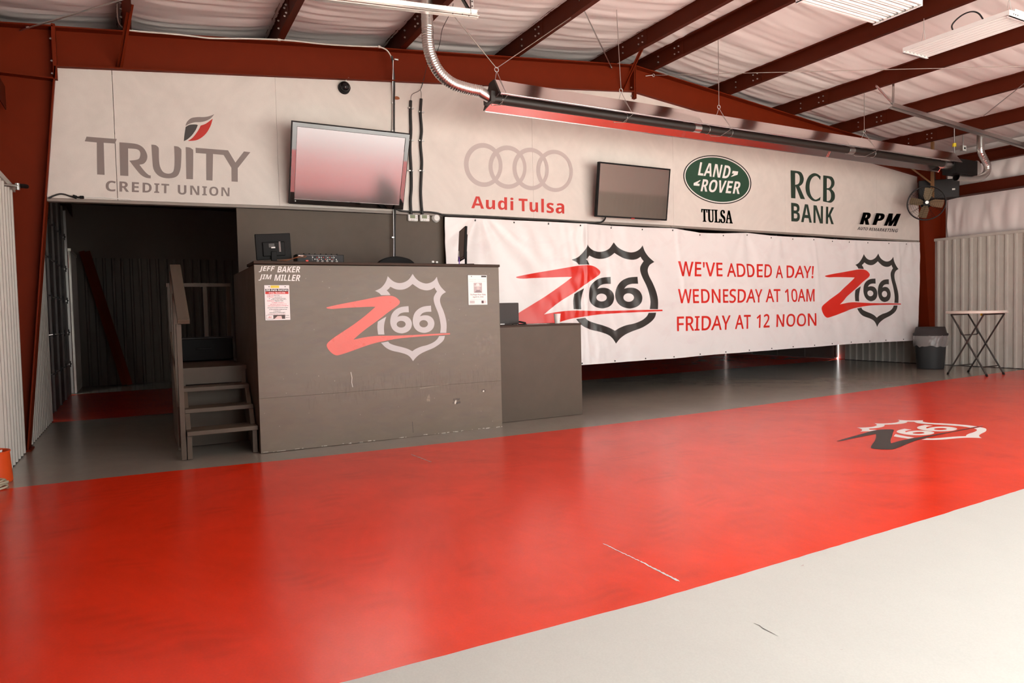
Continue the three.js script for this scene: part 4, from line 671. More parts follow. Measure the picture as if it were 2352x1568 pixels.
// ---------------------------------------------------------------- banner
{
  const ZB0 = -7.90, b = thing('banner', 'wide white printed banner hung below the sign boards with two road shields and red lettering', 'banner');
  const topPx = [[1022, 498], [1092, 501], [1180, 506], [1260, 509], [1332, 513], [1405, 518], [1475, 522], [1545, 524], [1607, 534.5], [1660, 536], [1717, 534.5], [1770, 541], [1820, 544], [1868, 545.5], [1912, 549], [1950, 551], [1992, 552.5], [2040, 554], [2080, 555.5], [2112, 556]];
  const botPx = [[1336, 838], [1412, 832.5], [1482, 827], [1547, 823], [1608, 817], [1667, 812], [1721, 808], [1773, 804], [1822, 800], [1870, 796.5], [1913, 793], [1955, 789.5], [1996, 787], [2036, 785], [2074, 783], [2108, 781.5]];
  const W = (l) => l.map(([x, y]) => onZ(x, y, ZB0)), tp = W(topPx), bt = W(botPx); bt.unshift(V(3.4, bt[0].y - 0.03, ZB0), V(5.0, bt[0].y - 0.01, ZB0));
  const at = (l, x) => { if (x <= l[0].x) return l[0].y; for (let i = 0; i < l.length - 1; i++) if (x <= l[i + 1].x) return lerp(l[i].y, l[i + 1].y, (x - l[i].x) / (l[i + 1].x - l[i].x)); return l[l.length - 1].y; };
  const x0 = tp[0].x, xe = (t) => lerp(onZ(2108, 782, ZB0).x, onZ(2112, 556, ZB0).x, t), y0 = 0.40, y1 = 2.56, xm = (x0 + xe(1)) / 2, x1 = xe(1);
  const fold = (x, y) => {
    const t = clamp((y - 0.5) / 2, 0, 1); let z = 0.010 * n2(x * 0.9, y * 0.7) + 0.0045 * n2(x * 2.6 + y, y * 1.3);
    z += 0.016 * Math.exp(-(((x - (5.50 - 0.02 * t)) / 0.030) ** 2)) * (0.35 + 0.65 * sstep(y, 0.9, 2.2)) + 0.004 * n2(x * 6, y * 3) * Math.exp(-(((x - 5.5) / 0.5) ** 2));
    for (const [gx, amp, spread] of [[3.86, 0.013, 1], [8.55, 0.008, 0.7], [9.35, 0.006, 0.6], [11.3, 0.006, 0.6], [12.95, 0.008, 0.8]]) { const d = 2.5 - y, dx = x - gx; if (d > 0.02) { const a = dx / (d + 0.06); z += amp * Math.exp(-((a / spread) ** 2)) * Math.cos(a * 9) * Math.min(1, d * 3) * Math.exp(-d * 0.75); } }
    for (const gx of [7.15, 10.2, 12.55]) z += 0.006 * Math.exp(-(((x - gx - 0.15 * (2.4 - y)) / 0.05) ** 2)) * sstep(y, 0.6, 1.6);
    z += 0.012 * Math.sin((x + y * 0.6) * 3.2) * sstep(x, 12.3, 13.3) * (1 - t * 0.6);
    return 1.7 * z * (0.25 + 0.75 * Math.min(1, (2.52 - y) * 5));
  };
  // print
  const prints = [];
  const o5 = (x, y) => [1170 + x / 6.03, 540 + y / 6.03], o7 = (x, y) => [1880 + x / 8.252, 570 + y / 8.252], o6 = (x, y) => [1540 + x / 6.72, 580 + y / 6.72];
  const SRC = [[68, 615], [1072, 100], [1480, 62], [1875, 110], [2025, 360], [2092, 1042], [1485, 1490], [1270, 515], [872, 600], [510, 1140]];
  const e1 = emblemTo([[90, 580], [1070, 107], [1457, 85], [1825, 157], [1995, 378], [2145, 1042], [1460, 1478], [1258, 515], [870, 585], [475, 1115]].map((p) => o5(...p)), SRC), e2 = emblemTo([[135, 522], [860, 100], [1133, 90], [1405, 175], [1512, 398], [1583, 1057], [1108, 1475], [982, 500], [690, 552], [385, 1083]].map((p) => o7(...p)), SRC);
  for (const e of [e1, e2]) prints.push(['#2f2c29', [...e.shield, ...e.six]], ['#d8281a', e.z]);
  const red = '#d3261a', f = font.regular, q = (...p) => p.map((a) => o6(...a)), t = (s, quad) => prints.push([red, textIn(s, f, quad, 0, 0.0), 3.0]);
  t("WE'VE", q([127, 135], [795, 160], [797, 362], [127, 360])); t('ADDED', q([872, 165], [1560, 186], [1560, 380], [872, 368])); t('A', q([1628, 202], [1742, 204], [1742, 390], [1628, 388])); t('DAY!', q([1805, 200], [2202, 212], [2200, 394], [1805, 388]));
  t('WEDNESDAY', q([123, 562], [1408, 566], [1408, 768], [123, 780])); t('AT', q([1470, 565], [1692, 566], [1692, 758], [1470, 762])); t('10AM', q([1768, 562], [2232, 562], [2232, 752], [1768, 760]));
  t('FRIDAY', q([113, 990], [925, 970], [925, 1184], [113, 1208])); t('AT', q([1008, 966], [1243, 962], [1243, 1170], [1008, 1176])); t('12', q([1335, 960], [1530, 948], [1530, 1150], [1335, 1158])); t('NOON', q([1632, 955], [2245, 935], [2245, 1126], [1632, 1146]));
  const mats = [[x0, xm], [xm, x1]].map(([a, c]) => phy(1, 1, 1, 0.30, { side: THREE.DoubleSide, map: canvasTex(2048, 900, (g, w, h) => {
    g.fillStyle = '#e9e4e3'; g.fillRect(0, 0, w, h);
    for (let i = 0; i < 300; i++) { g.fillStyle = 'rgba(205,196,196,0.05)'; g.beginPath(); g.ellipse(rr(0, w), rr(0, h), rr(10, 90), rr(6, 30), rr(-1, 1), 0, TAU); g.fill(); }
    const P = ([x, y]) => { const p = onZ(x, y, ZB0); return [(p.x - a) / (c - a) * w, (y1 - p.y) / (y1 - y0) * h]; };
    for (const [col, list, bold] of prints) { g.fillStyle = col; g.strokeStyle = col; g.lineJoin = 'round'; for (const s of list) { g.beginPath(); for (const ring of [s.outer, ...s.holes]) { ring.forEach((p, i) => { const [u, v] = P(p); i ? g.lineTo(u, v) : g.moveTo(u, v); }); g.closePath(); } g.fill('evenodd'); if (bold) { g.lineWidth = bold; g.stroke(); } } }
    g.globalAlpha = 1; for (let i = 0; i < 260; i++) { g.strokeStyle = 'rgba(235,228,226,0.10)'; g.lineWidth = rr(0.6, 2); const x = rr(0, w), y = rr(0, h); g.beginPath(); g.moveTo(x, y); g.lineTo(x + rr(-30, 30), y + rr(-12, 12)); g.stroke(); }
  }) }));
  [[x0, xm], [xm, x1]].forEach(([a, c], k) => {
    const g = heightGrid(420, 110, (u, v) => { const xx = lerp(a, c, u), yb = at(bt, xx), yt = at(tp, xx), y = lerp(yb, yt, v), sx = k ? (xe(v) - xe(1)) * sstep(u, 0.7, 1) : 0; return V(xx + sx, y, ZB0 + fold(xx, y)); }, (p) => [(p.x - a) / (c - a), (p.y - y0) / (y1 - y0)]);
    part('cloth', g, mats[k], b);
  });
  const ring = join([new THREE.TorusGeometry(0.008, 0.003, 6, 16), new THREE.CylinderGeometry(0.006, 0.006, 0.002, 12).rotateX(Math.PI / 2)]);
  for (const [l, dy] of [[topPx.slice(1), 5], [botPx, -4]]) for (const [x, y] of l) { const p = onZ(x, y + dy, ZB0), m = part('grommet', ring, M.nearBlack, b); m.position.set(p.x, p.y, ZB0 + fold(p.x, p.y) + 0.004); }
  for (const [x, y] of topPx.slice(1).filter((_, i) => i % 2 === 0)) { const p = onZ(x, y + 4, ZB0); part('tie', rod(V(p.x, p.y, ZB0 + 0.01), V(p.x + 0.01, p.y + 0.07, ZP - 0.0), 0.002, 6), M.cable, b); }
}
// ---------------------------------------------------------------- televisions
function television(label, quad, z, tilt, bezel, bezelMat, screenMat) {
  const P = quad.map(([x, y]) => onZ(x, y, z)), w = (P[1].x - P[0].x + P[2].x - P[3].x) / 2, h = (P[0].y - P[3].y + P[1].y - P[2].y) / 2, c = P.reduce((s, p) => s.add(p), V(0, 0, 0)).multiplyScalar(0.25);
  const t = thing('television', label, 'television', [c.x, c.y, z]); const body = sub('set', t); body.rotation.x = tilt;
  const hh = h / Math.cos(tilt), fr = (m, d) => slabZ([[-w / 2 + m, -hh / 2 + m], [w / 2 - m, -hh / 2 + m], [w / 2 - m, hh / 2 - m], [-w / 2 + m, hh / 2 - m]], -d, 0, [[[-w / 2 + m + bezel, -hh / 2 + m + bezel], [w / 2 - m - bezel, -hh / 2 + m + bezel], [w / 2 - m - bezel, hh / 2 - m - bezel * 0.9], [-w / 2 + m + bezel, hh / 2 - m - bezel * 0.9]]], 0.004);
  part('frame', fr(0, 0.05), bezelMat, body); part('back_cover', [rbox(0, 0, -0.04, w - 0.02, hh - 0.02, 0.05, 0.01), rbox(0, -0.02, -0.075, w * 0.6, hh * 0.6, 0.04, 0.02)], M.black, body);
  part('screen', span(-w / 2 + bezel, w / 2 - bezel, -hh / 2 + bezel, hh / 2 - bezel * 0.9, -0.012, -0.006), screenMat, body);
  part('edge', [span(-w / 2 - 0.004, -w / 2, -hh / 2 - 0.004, hh / 2 + 0.004, -0.052, -0.004), span(w / 2, w / 2 + 0.004, -hh / 2 - 0.004, hh / 2 + 0.004, -0.052, -0.004), span(-w / 2, w / 2, hh / 2, hh / 2 + 0.006, -0.052, -0.002), span(-w / 2, w / 2, -hh / 2 - 0.004, -hh / 2, -0.052, -0.004)], M.black, body);
  const L = z - 0.06 - ZP; part('wall_bracket', [rbox(0, 0, -(z - ZP) + 0.012, 0.42, 0.3, 0.022, 0.004), beam(V(-0.1, 0.06, -0.09), V(-0.1, 0.06, -(z - ZP) + 0.01), 0.05, 0.05), beam(V(0.1, 0.06, -0.09), V(0.1, 0.06, -(z - ZP) + 0.01), 0.05, 0.05)], M.black, t);
  return [t, body, w, hh];
}
{
  const [t, body, w, h] = television('large television with a mirror-bright frame tilted down from the sign boards', [[670, 291], [937, 314], [930, 475], [667, 463]], -7.70, 0.37, 0.052, std(0.34, 0.33, 0.33, 0.035, { metalness: 1 }), std(0.50, 0.47, 0.48, 0.19, { metalness: 0.92 }));
  part('status_light', new THREE.SphereGeometry(0.008, 10, 8).translate(-w / 2 + 0.06, -h / 2 + 0.03, 0.002), M.whitePlastic, body);
  const [t2, b2, w2, h2] = television('smaller black television tilted down between the rings and the green oval', [[1378, 374], [1541, 391], [1531, 506], [1370, 494]], -7.74, 0.13, 0.016, M.blackGloss, std(0.85, 0.85, 0.80, 0.05, { metalness: 0.95 }));
  part('badge', rbox(0.0, -h2 / 2 - 0.002, 0.0, 0.06, 0.016, 0.008, 0.003), M.redPaint, b2, 'small red light under the screen');
}
// ---------------------------------------------------------------- cables and conduits on the sign boards
const wire = (pts, r, z, seg) => tube(pts.map(([x, y, dz]) => onZ(x, y, z + (dz ?? 0))), r, seg ?? pts.length * 8, 7);
{
  let c = thing('conduit', 'thin metal conduit with a black lead running down behind the large television', 'conduit');
  part('pipe', wire([[903, 138, 0.12], [902, 190, 0.02], [902, 240], [902, 310]], 0.008, ZP + 0.02, 24), M.galv, c); part('lead', wire([[900.5, 128, 0.12], [905.5, 190, 0.02], [905, 240], [905, 310]], 0.011, ZP + 0.022, 24), M.cable, c);
  part('pipe', wire([[902.5, 310], [903, 400], [903.5, 480], [904.5, 560], [904, 606]], 0.0055, ZP + 0.02, 30), M.galv, c); part('lead', wire([[906, 310], [906, 400], [907, 476], [908, 485], [907, 540], [907.5, 604]], 0.010, ZP + 0.024, 40), M.cable, c);
  for (const y of [143, 236, 300, 545]) part('clip', rbox(onZ(904, y, ZP + 0.02).x, onZ(904, y, ZP + 0.02).y, ZP + 0.012 + (y < 150 ? 0.1 : 0), 0.05, 0.018, 0.03, 0.003), M.galv, c);
  c = thing('cable', 'pale cable running along the top of the rafter and down to the sign boards', 'cable');
  part('sheath', wire([[270, 8, 0.2], [270.5, 40, 0.1], [276, 56], [288, 66], [310, 71], [400, 78.5], [450, 84], [480, 87.5], [520, 88.5], [580, 89], [660, 92.5], [740, 101], [800, 105], [850, 107], [872, 108], [888, 115], [897, 128], [901, 139]], 0.0085, -7.885, 120), M.cableWhite, c); for (const [x, y] of [[287, 65], [641, 91.5], [871, 107.5]]) { const p = onZ(x, y, -7.88); part('clip', rbox(p.x, p.y, p.z, 0.03, 0.024, 0.02, 0.003), M.cableWhite, c); }
  const looms = [['black cable loom on the left of a pair ending at the left thermostat', [[943.5, 231], [943, 262], [944, 300], [942, 340], [944.5, 390], [945, 430], [943, 460], [944.5, 492]], [248, 322, 392]], ['black cable loom on the right of a pair ending at the right thermostat', [[967.5, 227], [966, 262], [968.5, 300], [966, 330], [969, 370], [968, 400], [966.5, 440], [968, 470], [970.5, 492]], [257, 323, 392]]];
  for (const [label, pts, clips] of looms) { const l = thing('cable_loom', label, 'cable', [0, 0, 0], 0, 'cable looms above the thermostats'); part('sleeve', wire(pts, 0.0175, ZP + 0.02, 60), M.cable, l); part('clip', clips.map((y) => { const p = onZ(pts[0][0] + 0.5, y, ZP + 0.02); return rbox(p.x, p.y, ZP + 0.016, 0.075, 0.016, 0.034, 0.003); }), M.galv, l); const a = pts[0]; part('wire', wire([[a[0], a[1]], [a[0] + (a[0] < 950 ? 3 : 0), a[1] - 14], [966, 205], [975, 175], [982, 140]], 0.003, ZP + 0.05, 24), M.cable, l); }
  const lead = thing('cable', 'black cable running along the lower edge of the sign boards to the smaller television', 'cable');
  part('sheath', wire([[906, 480], [912, 481], [925, 484.5], [948, 486], [985, 487], [1005, 489.5], [1022, 494], [1060, 496], [1120, 498], [1200, 502.5], [1280, 506.5], [1350, 511.5], [1378, 511], [1388, 505], [1391, 498, 0.1]], 0.012, ZP + 0.015, 110), M.cable, lead);
  const pl = thing('cable', 'dark extension lead with a plug hanging at the left end of the sign boards', 'cable');
  part('sheath', wire([[112, 455], [122, 450], [136, 445.5], [147, 446], [160, 450], [168, 452.5]], 0.008, ZP + 0.014, 50), M.cable, pl); part('plug', [beam(onZ(167, 450, ZP + 0.02), onZ(177, 453.5, ZP + 0.02), 0.03, 0.03, 0.006), beam(onZ(183, 453, ZP + 0.02), onZ(193, 453, ZP + 0.02), 0.028, 0.028, 0.006), beam(onZ(177, 453, ZP + 0.02), onZ(184, 453, ZP + 0.02), 0.014, 0.014, 0.003)], M.black, pl); part('sheath', wire([[194, 453], [215, 453.5], [260, 455.5], [300, 458]], 0.004, ZP + 0.012, 30), M.whitePlastic, pl);
  const ends = [['white digital thermostat on the left of the pair under the cable looms', 948], ['white digital thermostat on the right of the pair under the cable looms', 975]];
  for (const [label, x] of ends) { const p = onZ(x, x < 960 ? 500 : 500.5, ZP - 0.02), t = thing('thermostat', label, 'thermostat', [p.x, p.y, ZP - 0.035], 0, 'thermostats'); part('case', rbox(0, 0, 0.016, 0.128, 0.086, 0.03, 0.013, 3), M.whitePlastic, t); part('display', rbox(-0.006, 0.012, 0.0315, 0.066, 0.042, 0.003, 0.002), std(0.17, 0.19, 0.09, 0.3), t); for (const [a, c] of [[0.045, 0.018], [0.045, -0.004], [-0.018, -0.027], [0.008, -0.027]]) part('button', rbox(a, c, 0.032, 0.014, 0.009, 0.004, 0.002), M.ringPaint, t); }
  const p = onZ(1001.5, 500.5, ZP - 0.02), r = thing('thermostat', 'round white dial thermostat beside the two digital ones', 'thermostat', [p.x, p.y, ZP - 0.035]); part('case', new THREE.LatheGeometry([[0, 0.04], [0.034, 0.04], [0.040, 0.036], [0.052, 0.02], [0.055, 0.006], [0.055, 0]].map(([a, b]) => new THREE.Vector2(a, b)).reverse(), 40).rotateX(Math.PI / 2), M.whitePlastic, r); part('dial', new THREE.TorusGeometry(0.037, 0.0022, 8, 40).translate(0, 0, 0.04), M.ringPaint, r); part('pointer', span(-0.002, 0.016, -0.001, 0.001, 0.0395, 0.0415), M.ringPaint, r);
}
{ const p = onZ(793, 199, ZP + 0.06), d = thing('dome_camera', 'black dome security camera under the rafter above the large television', 'camera', [p.x, p.y, ZP]); part('mount', new THREE.CylinderGeometry(0.066, 0.07, 0.045, 32).rotateX(Math.PI / 2).translate(0, 0, 0.022), M.black, d); part('dome', new THREE.SphereGeometry(0.056, 28, 18, 0, TAU, 0, Math.PI / 2).rotateX(Math.PI / 2).translate(0, 0, 0.045), M.blackGloss, d); part('lens', new THREE.CylinderGeometry(0.016, 0.016, 0.02, 16).rotateX(Math.PI / 2).translate(0.012, -0.012, 0.092), M.darkGrey, d); part('wire', wire([[793, 186], [800, 179], [803, 181]], 0.005, ZP + 0.012, 12), M.cableWhite, d).position.set(-p.x, -p.y, -ZP); }
// ---------------------------------------------------------------- tube heater
{
  const z = -6.65, h = thing('tube_heater', 'long black radiant tube heater under a bright reflector, hung across the hall on chains', 'heater'), xa = 3.40, xb = 12.1, ty = 3.515;
  const c0 = onZ(1128, 222, z), yc = ty;
  const prof = [[0.170, 0.004], [0.187, 0.010], [0.172, 0.022], [0.062, 0.185], [-0.050, 0.175], [-0.202, -0.072], [-0.212, -0.074], [-0.200, -0.083]]; // z, y from the tube's centre
  const tl = (p) => p;
  const L = prof.concat(prof.slice().reverse().map(([a, b]) => [a * 0.985, b - 0.0035])).map(tl);
  for (let i = 0; i < 3; i++) { const a = lerp(xa + 0.05, xb - 0.1, i / 3), b = lerp(xa + 0.05, xb - 0.1, (i + 1) / 3) + 0.03; const g = slabX(L.map(([q, y]) => [z + q, yc + y + i * 0.0008]), a, b); part('reflector', toCreasedNormals(g, 0.5), M.alu, h); }
  const lip = 0.0; part('tube', rod(V(xa, yc, z), V(xb, yc - 0.0, z), 0.052, 24), M.tubeBlack, h);
  for (const x of [xa + 0.14, 5.22, 6.55, 6.95, 9.35, 9.95]) part('band', new THREE.TorusGeometry(0.0545, 0.003, 8, 28).rotateY(Math.PI / 2).translate(x, yc, z), M.galv, h);
  for (const x of [6.36, 9.42]) part('coupling', new THREE.CylinderGeometry(0.0545, 0.0545, 0.11, 24).rotateZ(Math.PI / 2).translate(x, yc, z), M.rough_alu, h);
  part('end_cap', [slabX([...prof.slice(1, 7).map(tl).map(([q, y]) => [z + q * 0.98, yc + y])], xa + 0.03, xa + 0.045), slabX([[z - 0.09, yc - 0.055], [z + 0.09, yc - 0.055], [z + 0.10, yc + 0.05], [z - 0.10, yc + 0.05]], xa - 0.02, xa + 0.03)], M.tubeBlack, h);
  const hangers = [[3.50, [[1103, 102, 'z', -7.6], [1262, 90, 'z', -7.6]]], [5.17, null], [6.76, null], [9.75, null]];
  for (const [x, ends] of hangers) {
    part('hanger_wire', [rod(V(x, yc + 0.30, z), V(x + 0.02, yc - 0.01, z + 0.19), 0.0035, 6), rod(V(x, yc + 0.30, z), V(x + 0.02, yc - 0.01, z - 0.19), 0.0035, 6), rod(V(x + 0.02, yc - 0.012, z + 0.19), V(x + 0.02, yc - 0.06, z), 0.0035, 6), rod(V(x + 0.02, yc - 0.012, z - 0.19), V(x + 0.02, yc - 0.06, z), 0.0035, 6), new THREE.TorusGeometry(0.024, 0.004, 8, 18).translate(x, yc + 0.315, z)], M.galv, h);
    const top = ends ? [V(2.90, roofY(2.9) + 0.02, z), V(4.50, roofY(4.5) + 0.02, z)] : [V(x < 5.5 ? 4.55 + (x - 5.17) * 0 : x, roofY(x) + 0.02, z)];
    if (x === 5.17) top[0] = V(5.12, roofY(5.1) + 0.2, z);
    part('chain', top.map((t) => rod(V(x, yc + 0.33, z), t, 0.0045, 6)), M.steelWire, h);
  }
  // burner box, its duct and flue at the far end
  const bx = 12.02; part('burner_box', [rbox(bx + 0.28, yc - 0.03, z, 0.62, 0.24, 0.24, 0.008)], M.black, h); part('burner_collar', [rod(V(bx - 0.22, yc, z), V(bx - 0.02, yc, z), 0.075, 20)], M.rough_alu, h); part('blower', [new THREE.CylinderGeometry(0.12, 0.12, 0.12, 24).rotateX(Math.PI / 2).translate(bx + 0.70, yc - 0.0, z)], M.galv, h);
}
// corrugated flue: flexible elbow and straight pipe
function flexDuct(pts, r, n, parent, mat) {
  const cv = new THREE.CatmullRomCurve3(pts, false, 'catmullrom', 0.5), seg = n * 4, fr = cv.computeFrenetFrames(seg, false), rad = 24;
  const g = heightGrid(rad, seg, (u, v) => { const i = Math.round(v * seg), p = cv.getPointAt(i / seg), a = u * TAU, k = r * (1 + 0.045 * Math.cos(i / 4 * TAU) ** 3); return p.addScaledVector(fr.normals[i], Math.cos(a) * k).addScaledVector(fr.binormals[i], Math.sin(a) * k); }, (p, u, v) => [u, v]);
  const ix = g.index.array; for (let k = 0; k < ix.length; k += 3) [ix[k + 1], ix[k + 2]] = [ix[k + 2], ix[k + 1]]; g.computeVertexNormals(); return part('flexible_elbow', g, mat, parent);
}
{
  const z = -6.65, f = thing('flue_pipe', 'ribbed silver flue curving from the near end of the tube heater up to the roof', 'duct'), P = (x, y) => onZ(x, y, z);
  flexDuct([P(982, 62), P(983, 95), P(990, 130), P(1008, 165), P(1036, 190), P(1070, 203), P(1104, 210)], 0.060, 42, f, M.rough_alu);
  part('collar', [rod(P(1100, 209.5), V(3.42, 3.515, z), 0.058, 20)], M.rough_alu, f); const a = P(981.5, 66), b = V(a.x, roofY(a.x) + 0.3, z); part('straight_pipe', [rod(a, b, 0.059, 24), rod(V(a.x, a.y + 0.09, z), V(a.x, a.y + 0.10, z), 0.0615, 24)], M.galv, f);
  part('thermostat_wire', tube([onZ(1041, 8, -6.9), onZ(1038, 22, -6.9), onZ(1024, 50, -7.2), onZ(1015, 70, -7.4), onZ(1010, 100, -7.6), onZ(1000, 128, -7.8), onZ(985, 150, -7.85)], 0.0035, 50, 6), M.cable, f);
  const r = thing('flue_pipe', 'ribbed silver duct hooking round the far end of the tube heater', 'duct');
  const Q = (x, y, zz = z) => onZ(x, y, zz); flexDuct([Q(2252, 338), Q(2254, 352), Q(2262, 368), Q(2268, 382), Q(2266, 396), Q(2256, 405), Q(2236, 409), Q(2196, 407)], 0.055, 34, r, M.rough_alu);
  const c = Q(2252, 340); part('straight_pipe', [rod(c, V(c.x, roofY(c.x) + 0.3, z), 0.058, 20)], M.galv, r);
}
// ---------------------------------------------------------------- overhead door tracks hung from the roof
{
  const rail = (a, b) => { const d = b.clone().sub(a), L = d.length(), U = [[-0.022, 0], [0.022, 0], [0.022, 0.005], [-0.017, 0.005], [-0.017, 0.052], [0.022, 0.052], [0.022, 0.057], [-0.022, 0.057]]; const g = new THREE.ExtrudeGeometry(polyShape(U), { depth: L, bevelEnabled: false }); const m = new THREE.Matrix4().lookAt(b, a, V(0, 1, 0)); m.setPosition(a); return plain(g.applyMatrix4(m)); };
  const perf = (a, b) => { const n = Math.max(3, Math.round(a.distanceTo(b) / 0.04)), out = []; out.push(beam(a, b, 0.032, 0.003), beam(a.clone().add(V(-0.016, 0, 0)), b.clone().add(V(-0.016, 0, 0)), 0.003, 0.032)); return out; };
  const dots = (a, b) => { const n = Math.round(a.distanceTo(b) / 0.045), out = []; for (let i = 1; i < n; i++) { const p = a.clone().lerp(b, i / n); out.push(new THREE.CylinderGeometry(0.008, 0.008, 0.0045, 8).rotateX(Math.PI / 2).translate(p.x, p.y, p.z)); } return out; };
  let t = thing('door_track', 'bright galvanised overhead door track ending in front of the flue pipe', 'track');
  const a = onZ(1099, 38, -6.2), b = onZ(760, -2, -6.2).add(V(0, 0, 0)), dir = b.clone().sub(a).normalize(), far = a.clone().addScaledVector(dir, 3.9);
  part('rail', rail(a, far), M.galvBright, t); part('rail', [beam(a.clone().add(V(0, -0.010, -0.02)), far.clone().add(V(0, -0.010, -0.02)), 0.05, 0.006)], M.galvBright, t);
  const up = onZ(1089, 0, -6.22), hx = onZ(1085, 36, -6.22), d2 = onZ(1065, 0, -6.22); const uTop = V(hx.x, roofY(hx.x) + 0.15, -6.22);
  part('hanger', perf(hx, uTop), M.galv, t); part('hanger', perf(onZ(1082, 28, -6.24), onZ(1060, -10, -6.24)), M.tubeBlack, t); part('hole', dots(hx, uTop).map((g) => g.translate(0, 0, 0.002)), M.tubeBlack, t);
  for (const [x, y] of [[1040, 31], [1062, 32.5], [1077, 36]]) { const p = onZ(x, y, -6.17); part('bolt', new THREE.SphereGeometry(0.006, 8, 6).translate(p.x, p.y, p.z), M.tubeBlack, t); }
  t = thing('door_track', 'grey overhead door track sloping past the far flue on the right', 'track');
  const c = onZ(2047, 245, -6.2), d = onZ(2352, 337, -6.2), dd = d.clone().sub(c).normalize(), e = c.clone().addScaledVector(dd, 4.1);
  part('rail', rail(c, e), M.galv, t); part('rail', [beam(c.clone().add(V(0, -0.010, -0.02)), e.clone().add(V(0, -0.010, -0.02)), 0.05, 0.006)], M.galv, t);
  const h1 = onZ(2052, 240, -6.2), h2 = onZ(2054, 172, -6.2), h3 = onZ(2013, 197, -6.2); part('hanger', perf(h1, h2), M.galv, t); part('hanger', perf(h1, h3), M.galv, t);
}
// ---------------------------------------------------------------- fluorescent fixtures, unlit
function fixture(label, pos, turn, tiltLen, drop) {
  const f = thing('light_fixture', label, 'light fixture', pos, turn, 'six-tube light fixtures'), L = 1.16, Wd = 0.46;
  const p = []; p.push([-Wd / 2, 0.0]); for (let i = 0; i < 6; i++) { const x = -Wd / 2 + 0.012 + i * (Wd - 0.024) / 6, w = (Wd - 0.024) / 6; p.push([x + 0.004, 0.002], [x + w * 0.25, 0.036], [x + w * 0.75, 0.036], [x + w - 0.004, 0.002]); } p.push([Wd / 2, 0.0], [Wd / 2, 0.045], [0.10, 0.05], [0.09, 0.085], [-0.09, 0.085], [-0.10, 0.05], [-Wd / 2, 0.045]);
  const g = new THREE.ExtrudeGeometry(polyShape(p), { depth: L - 0.06, bevelEnabled: false }).translate(0, 0, -L / 2 + 0.03); part('housing', metre(g), M.enamel, f);
  for (const s of [-1, 1]) { const e = part('end_plate', [slabZ([[-Wd / 2, -0.016], [Wd / 2, -0.016], [Wd / 2, 0.045], [0.1, 0.05], [-0.1, 0.05], [-Wd / 2, 0.045]], s * (L / 2 - 0.03), s * (L / 2 - 0.018)), span(-Wd / 2, Wd / 2, -0.016, -0.011, s * (L / 2 - 0.018), s * (L / 2 - 0.05))], M.enamel, f); }
  for (let i = 0; i < 6; i++) { const x = -Wd / 2 + 0.012 + (i + 0.5) * (Wd - 0.024) / 6; const t = part('lamp_tube', rod(V(x, 0.008, -L / 2 + 0.03), V(x, 0.008, L / 2 - 0.03), 0.0125, 14), M.tubeLamp, f); for (const s of [-1, 1]) part('socket', rbox(x, 0.008, s * (L / 2 - 0.045), 0.03, 0.032, 0.022, 0.005), M.whitePlastic, f); }
  for (const s of [-1, 1]) { part('chain', [rod(V(0, 0.26, s * 0.45), V(0, drop, s * 0.45), 0.005, 6), rod(V(-0.05, 0.085, s * 0.45), V(0, 0.26, s * 0.45), 0.003, 6), rod(V(0.05, 0.085, s * 0.45), V(0, 0.26, s * 0.45), 0.003, 6)], M.galv, f); for (const q of [-0.15, -0.11, -0.07, 0.07, 0.11, 0.15]) part('screw', new THREE.SphereGeometry(0.006, 8, 6).translate(q, 0.015, s * (L / 2 - 0.017)), M.tubeBlack, f); }
  return f;
}
{
  const A = [onY(2010, 58, 3.9), onY(2124, 17, 3.9), onY(1850, 0, 3.9)], ex = (A[0].x + A[1].x) / 2, ez = (A[0].z + A[1].z) / 2;
  fixture('white six-tube light fixture hung lengthways across the hall at the upper right', [ex - 0.58, 3.915, ez], Math.PI / 2, 0, roofY(ex - 0.6) - 3.9);
  const n = onX(2106, 138, 8.36), m = onX(2075, 122, 8.06); const f2 = fixture('white six-tube light fixture hung on chains under the second purlin right of the ridge', [8.23, (n.y + m.y) / 2 + 0.01, (n.z + m.z) / 2 + 0.60], 0, 0, roofY(8.23) - (n.y + m.y) / 2);
  const cz = 0.1; part('power_lead', tube([V(-0.12, 0.06, -0.05), V(-0.13, 0.14, -0.06), V(-0.11, 0.21, 0.02), V(-0.1, 0.22, 0.12), V(-0.1, 0.17, 0.2), V(-0.1, 0.06, 0.26)], 0.008, 40, 8), M.darkGrey, f2);
}
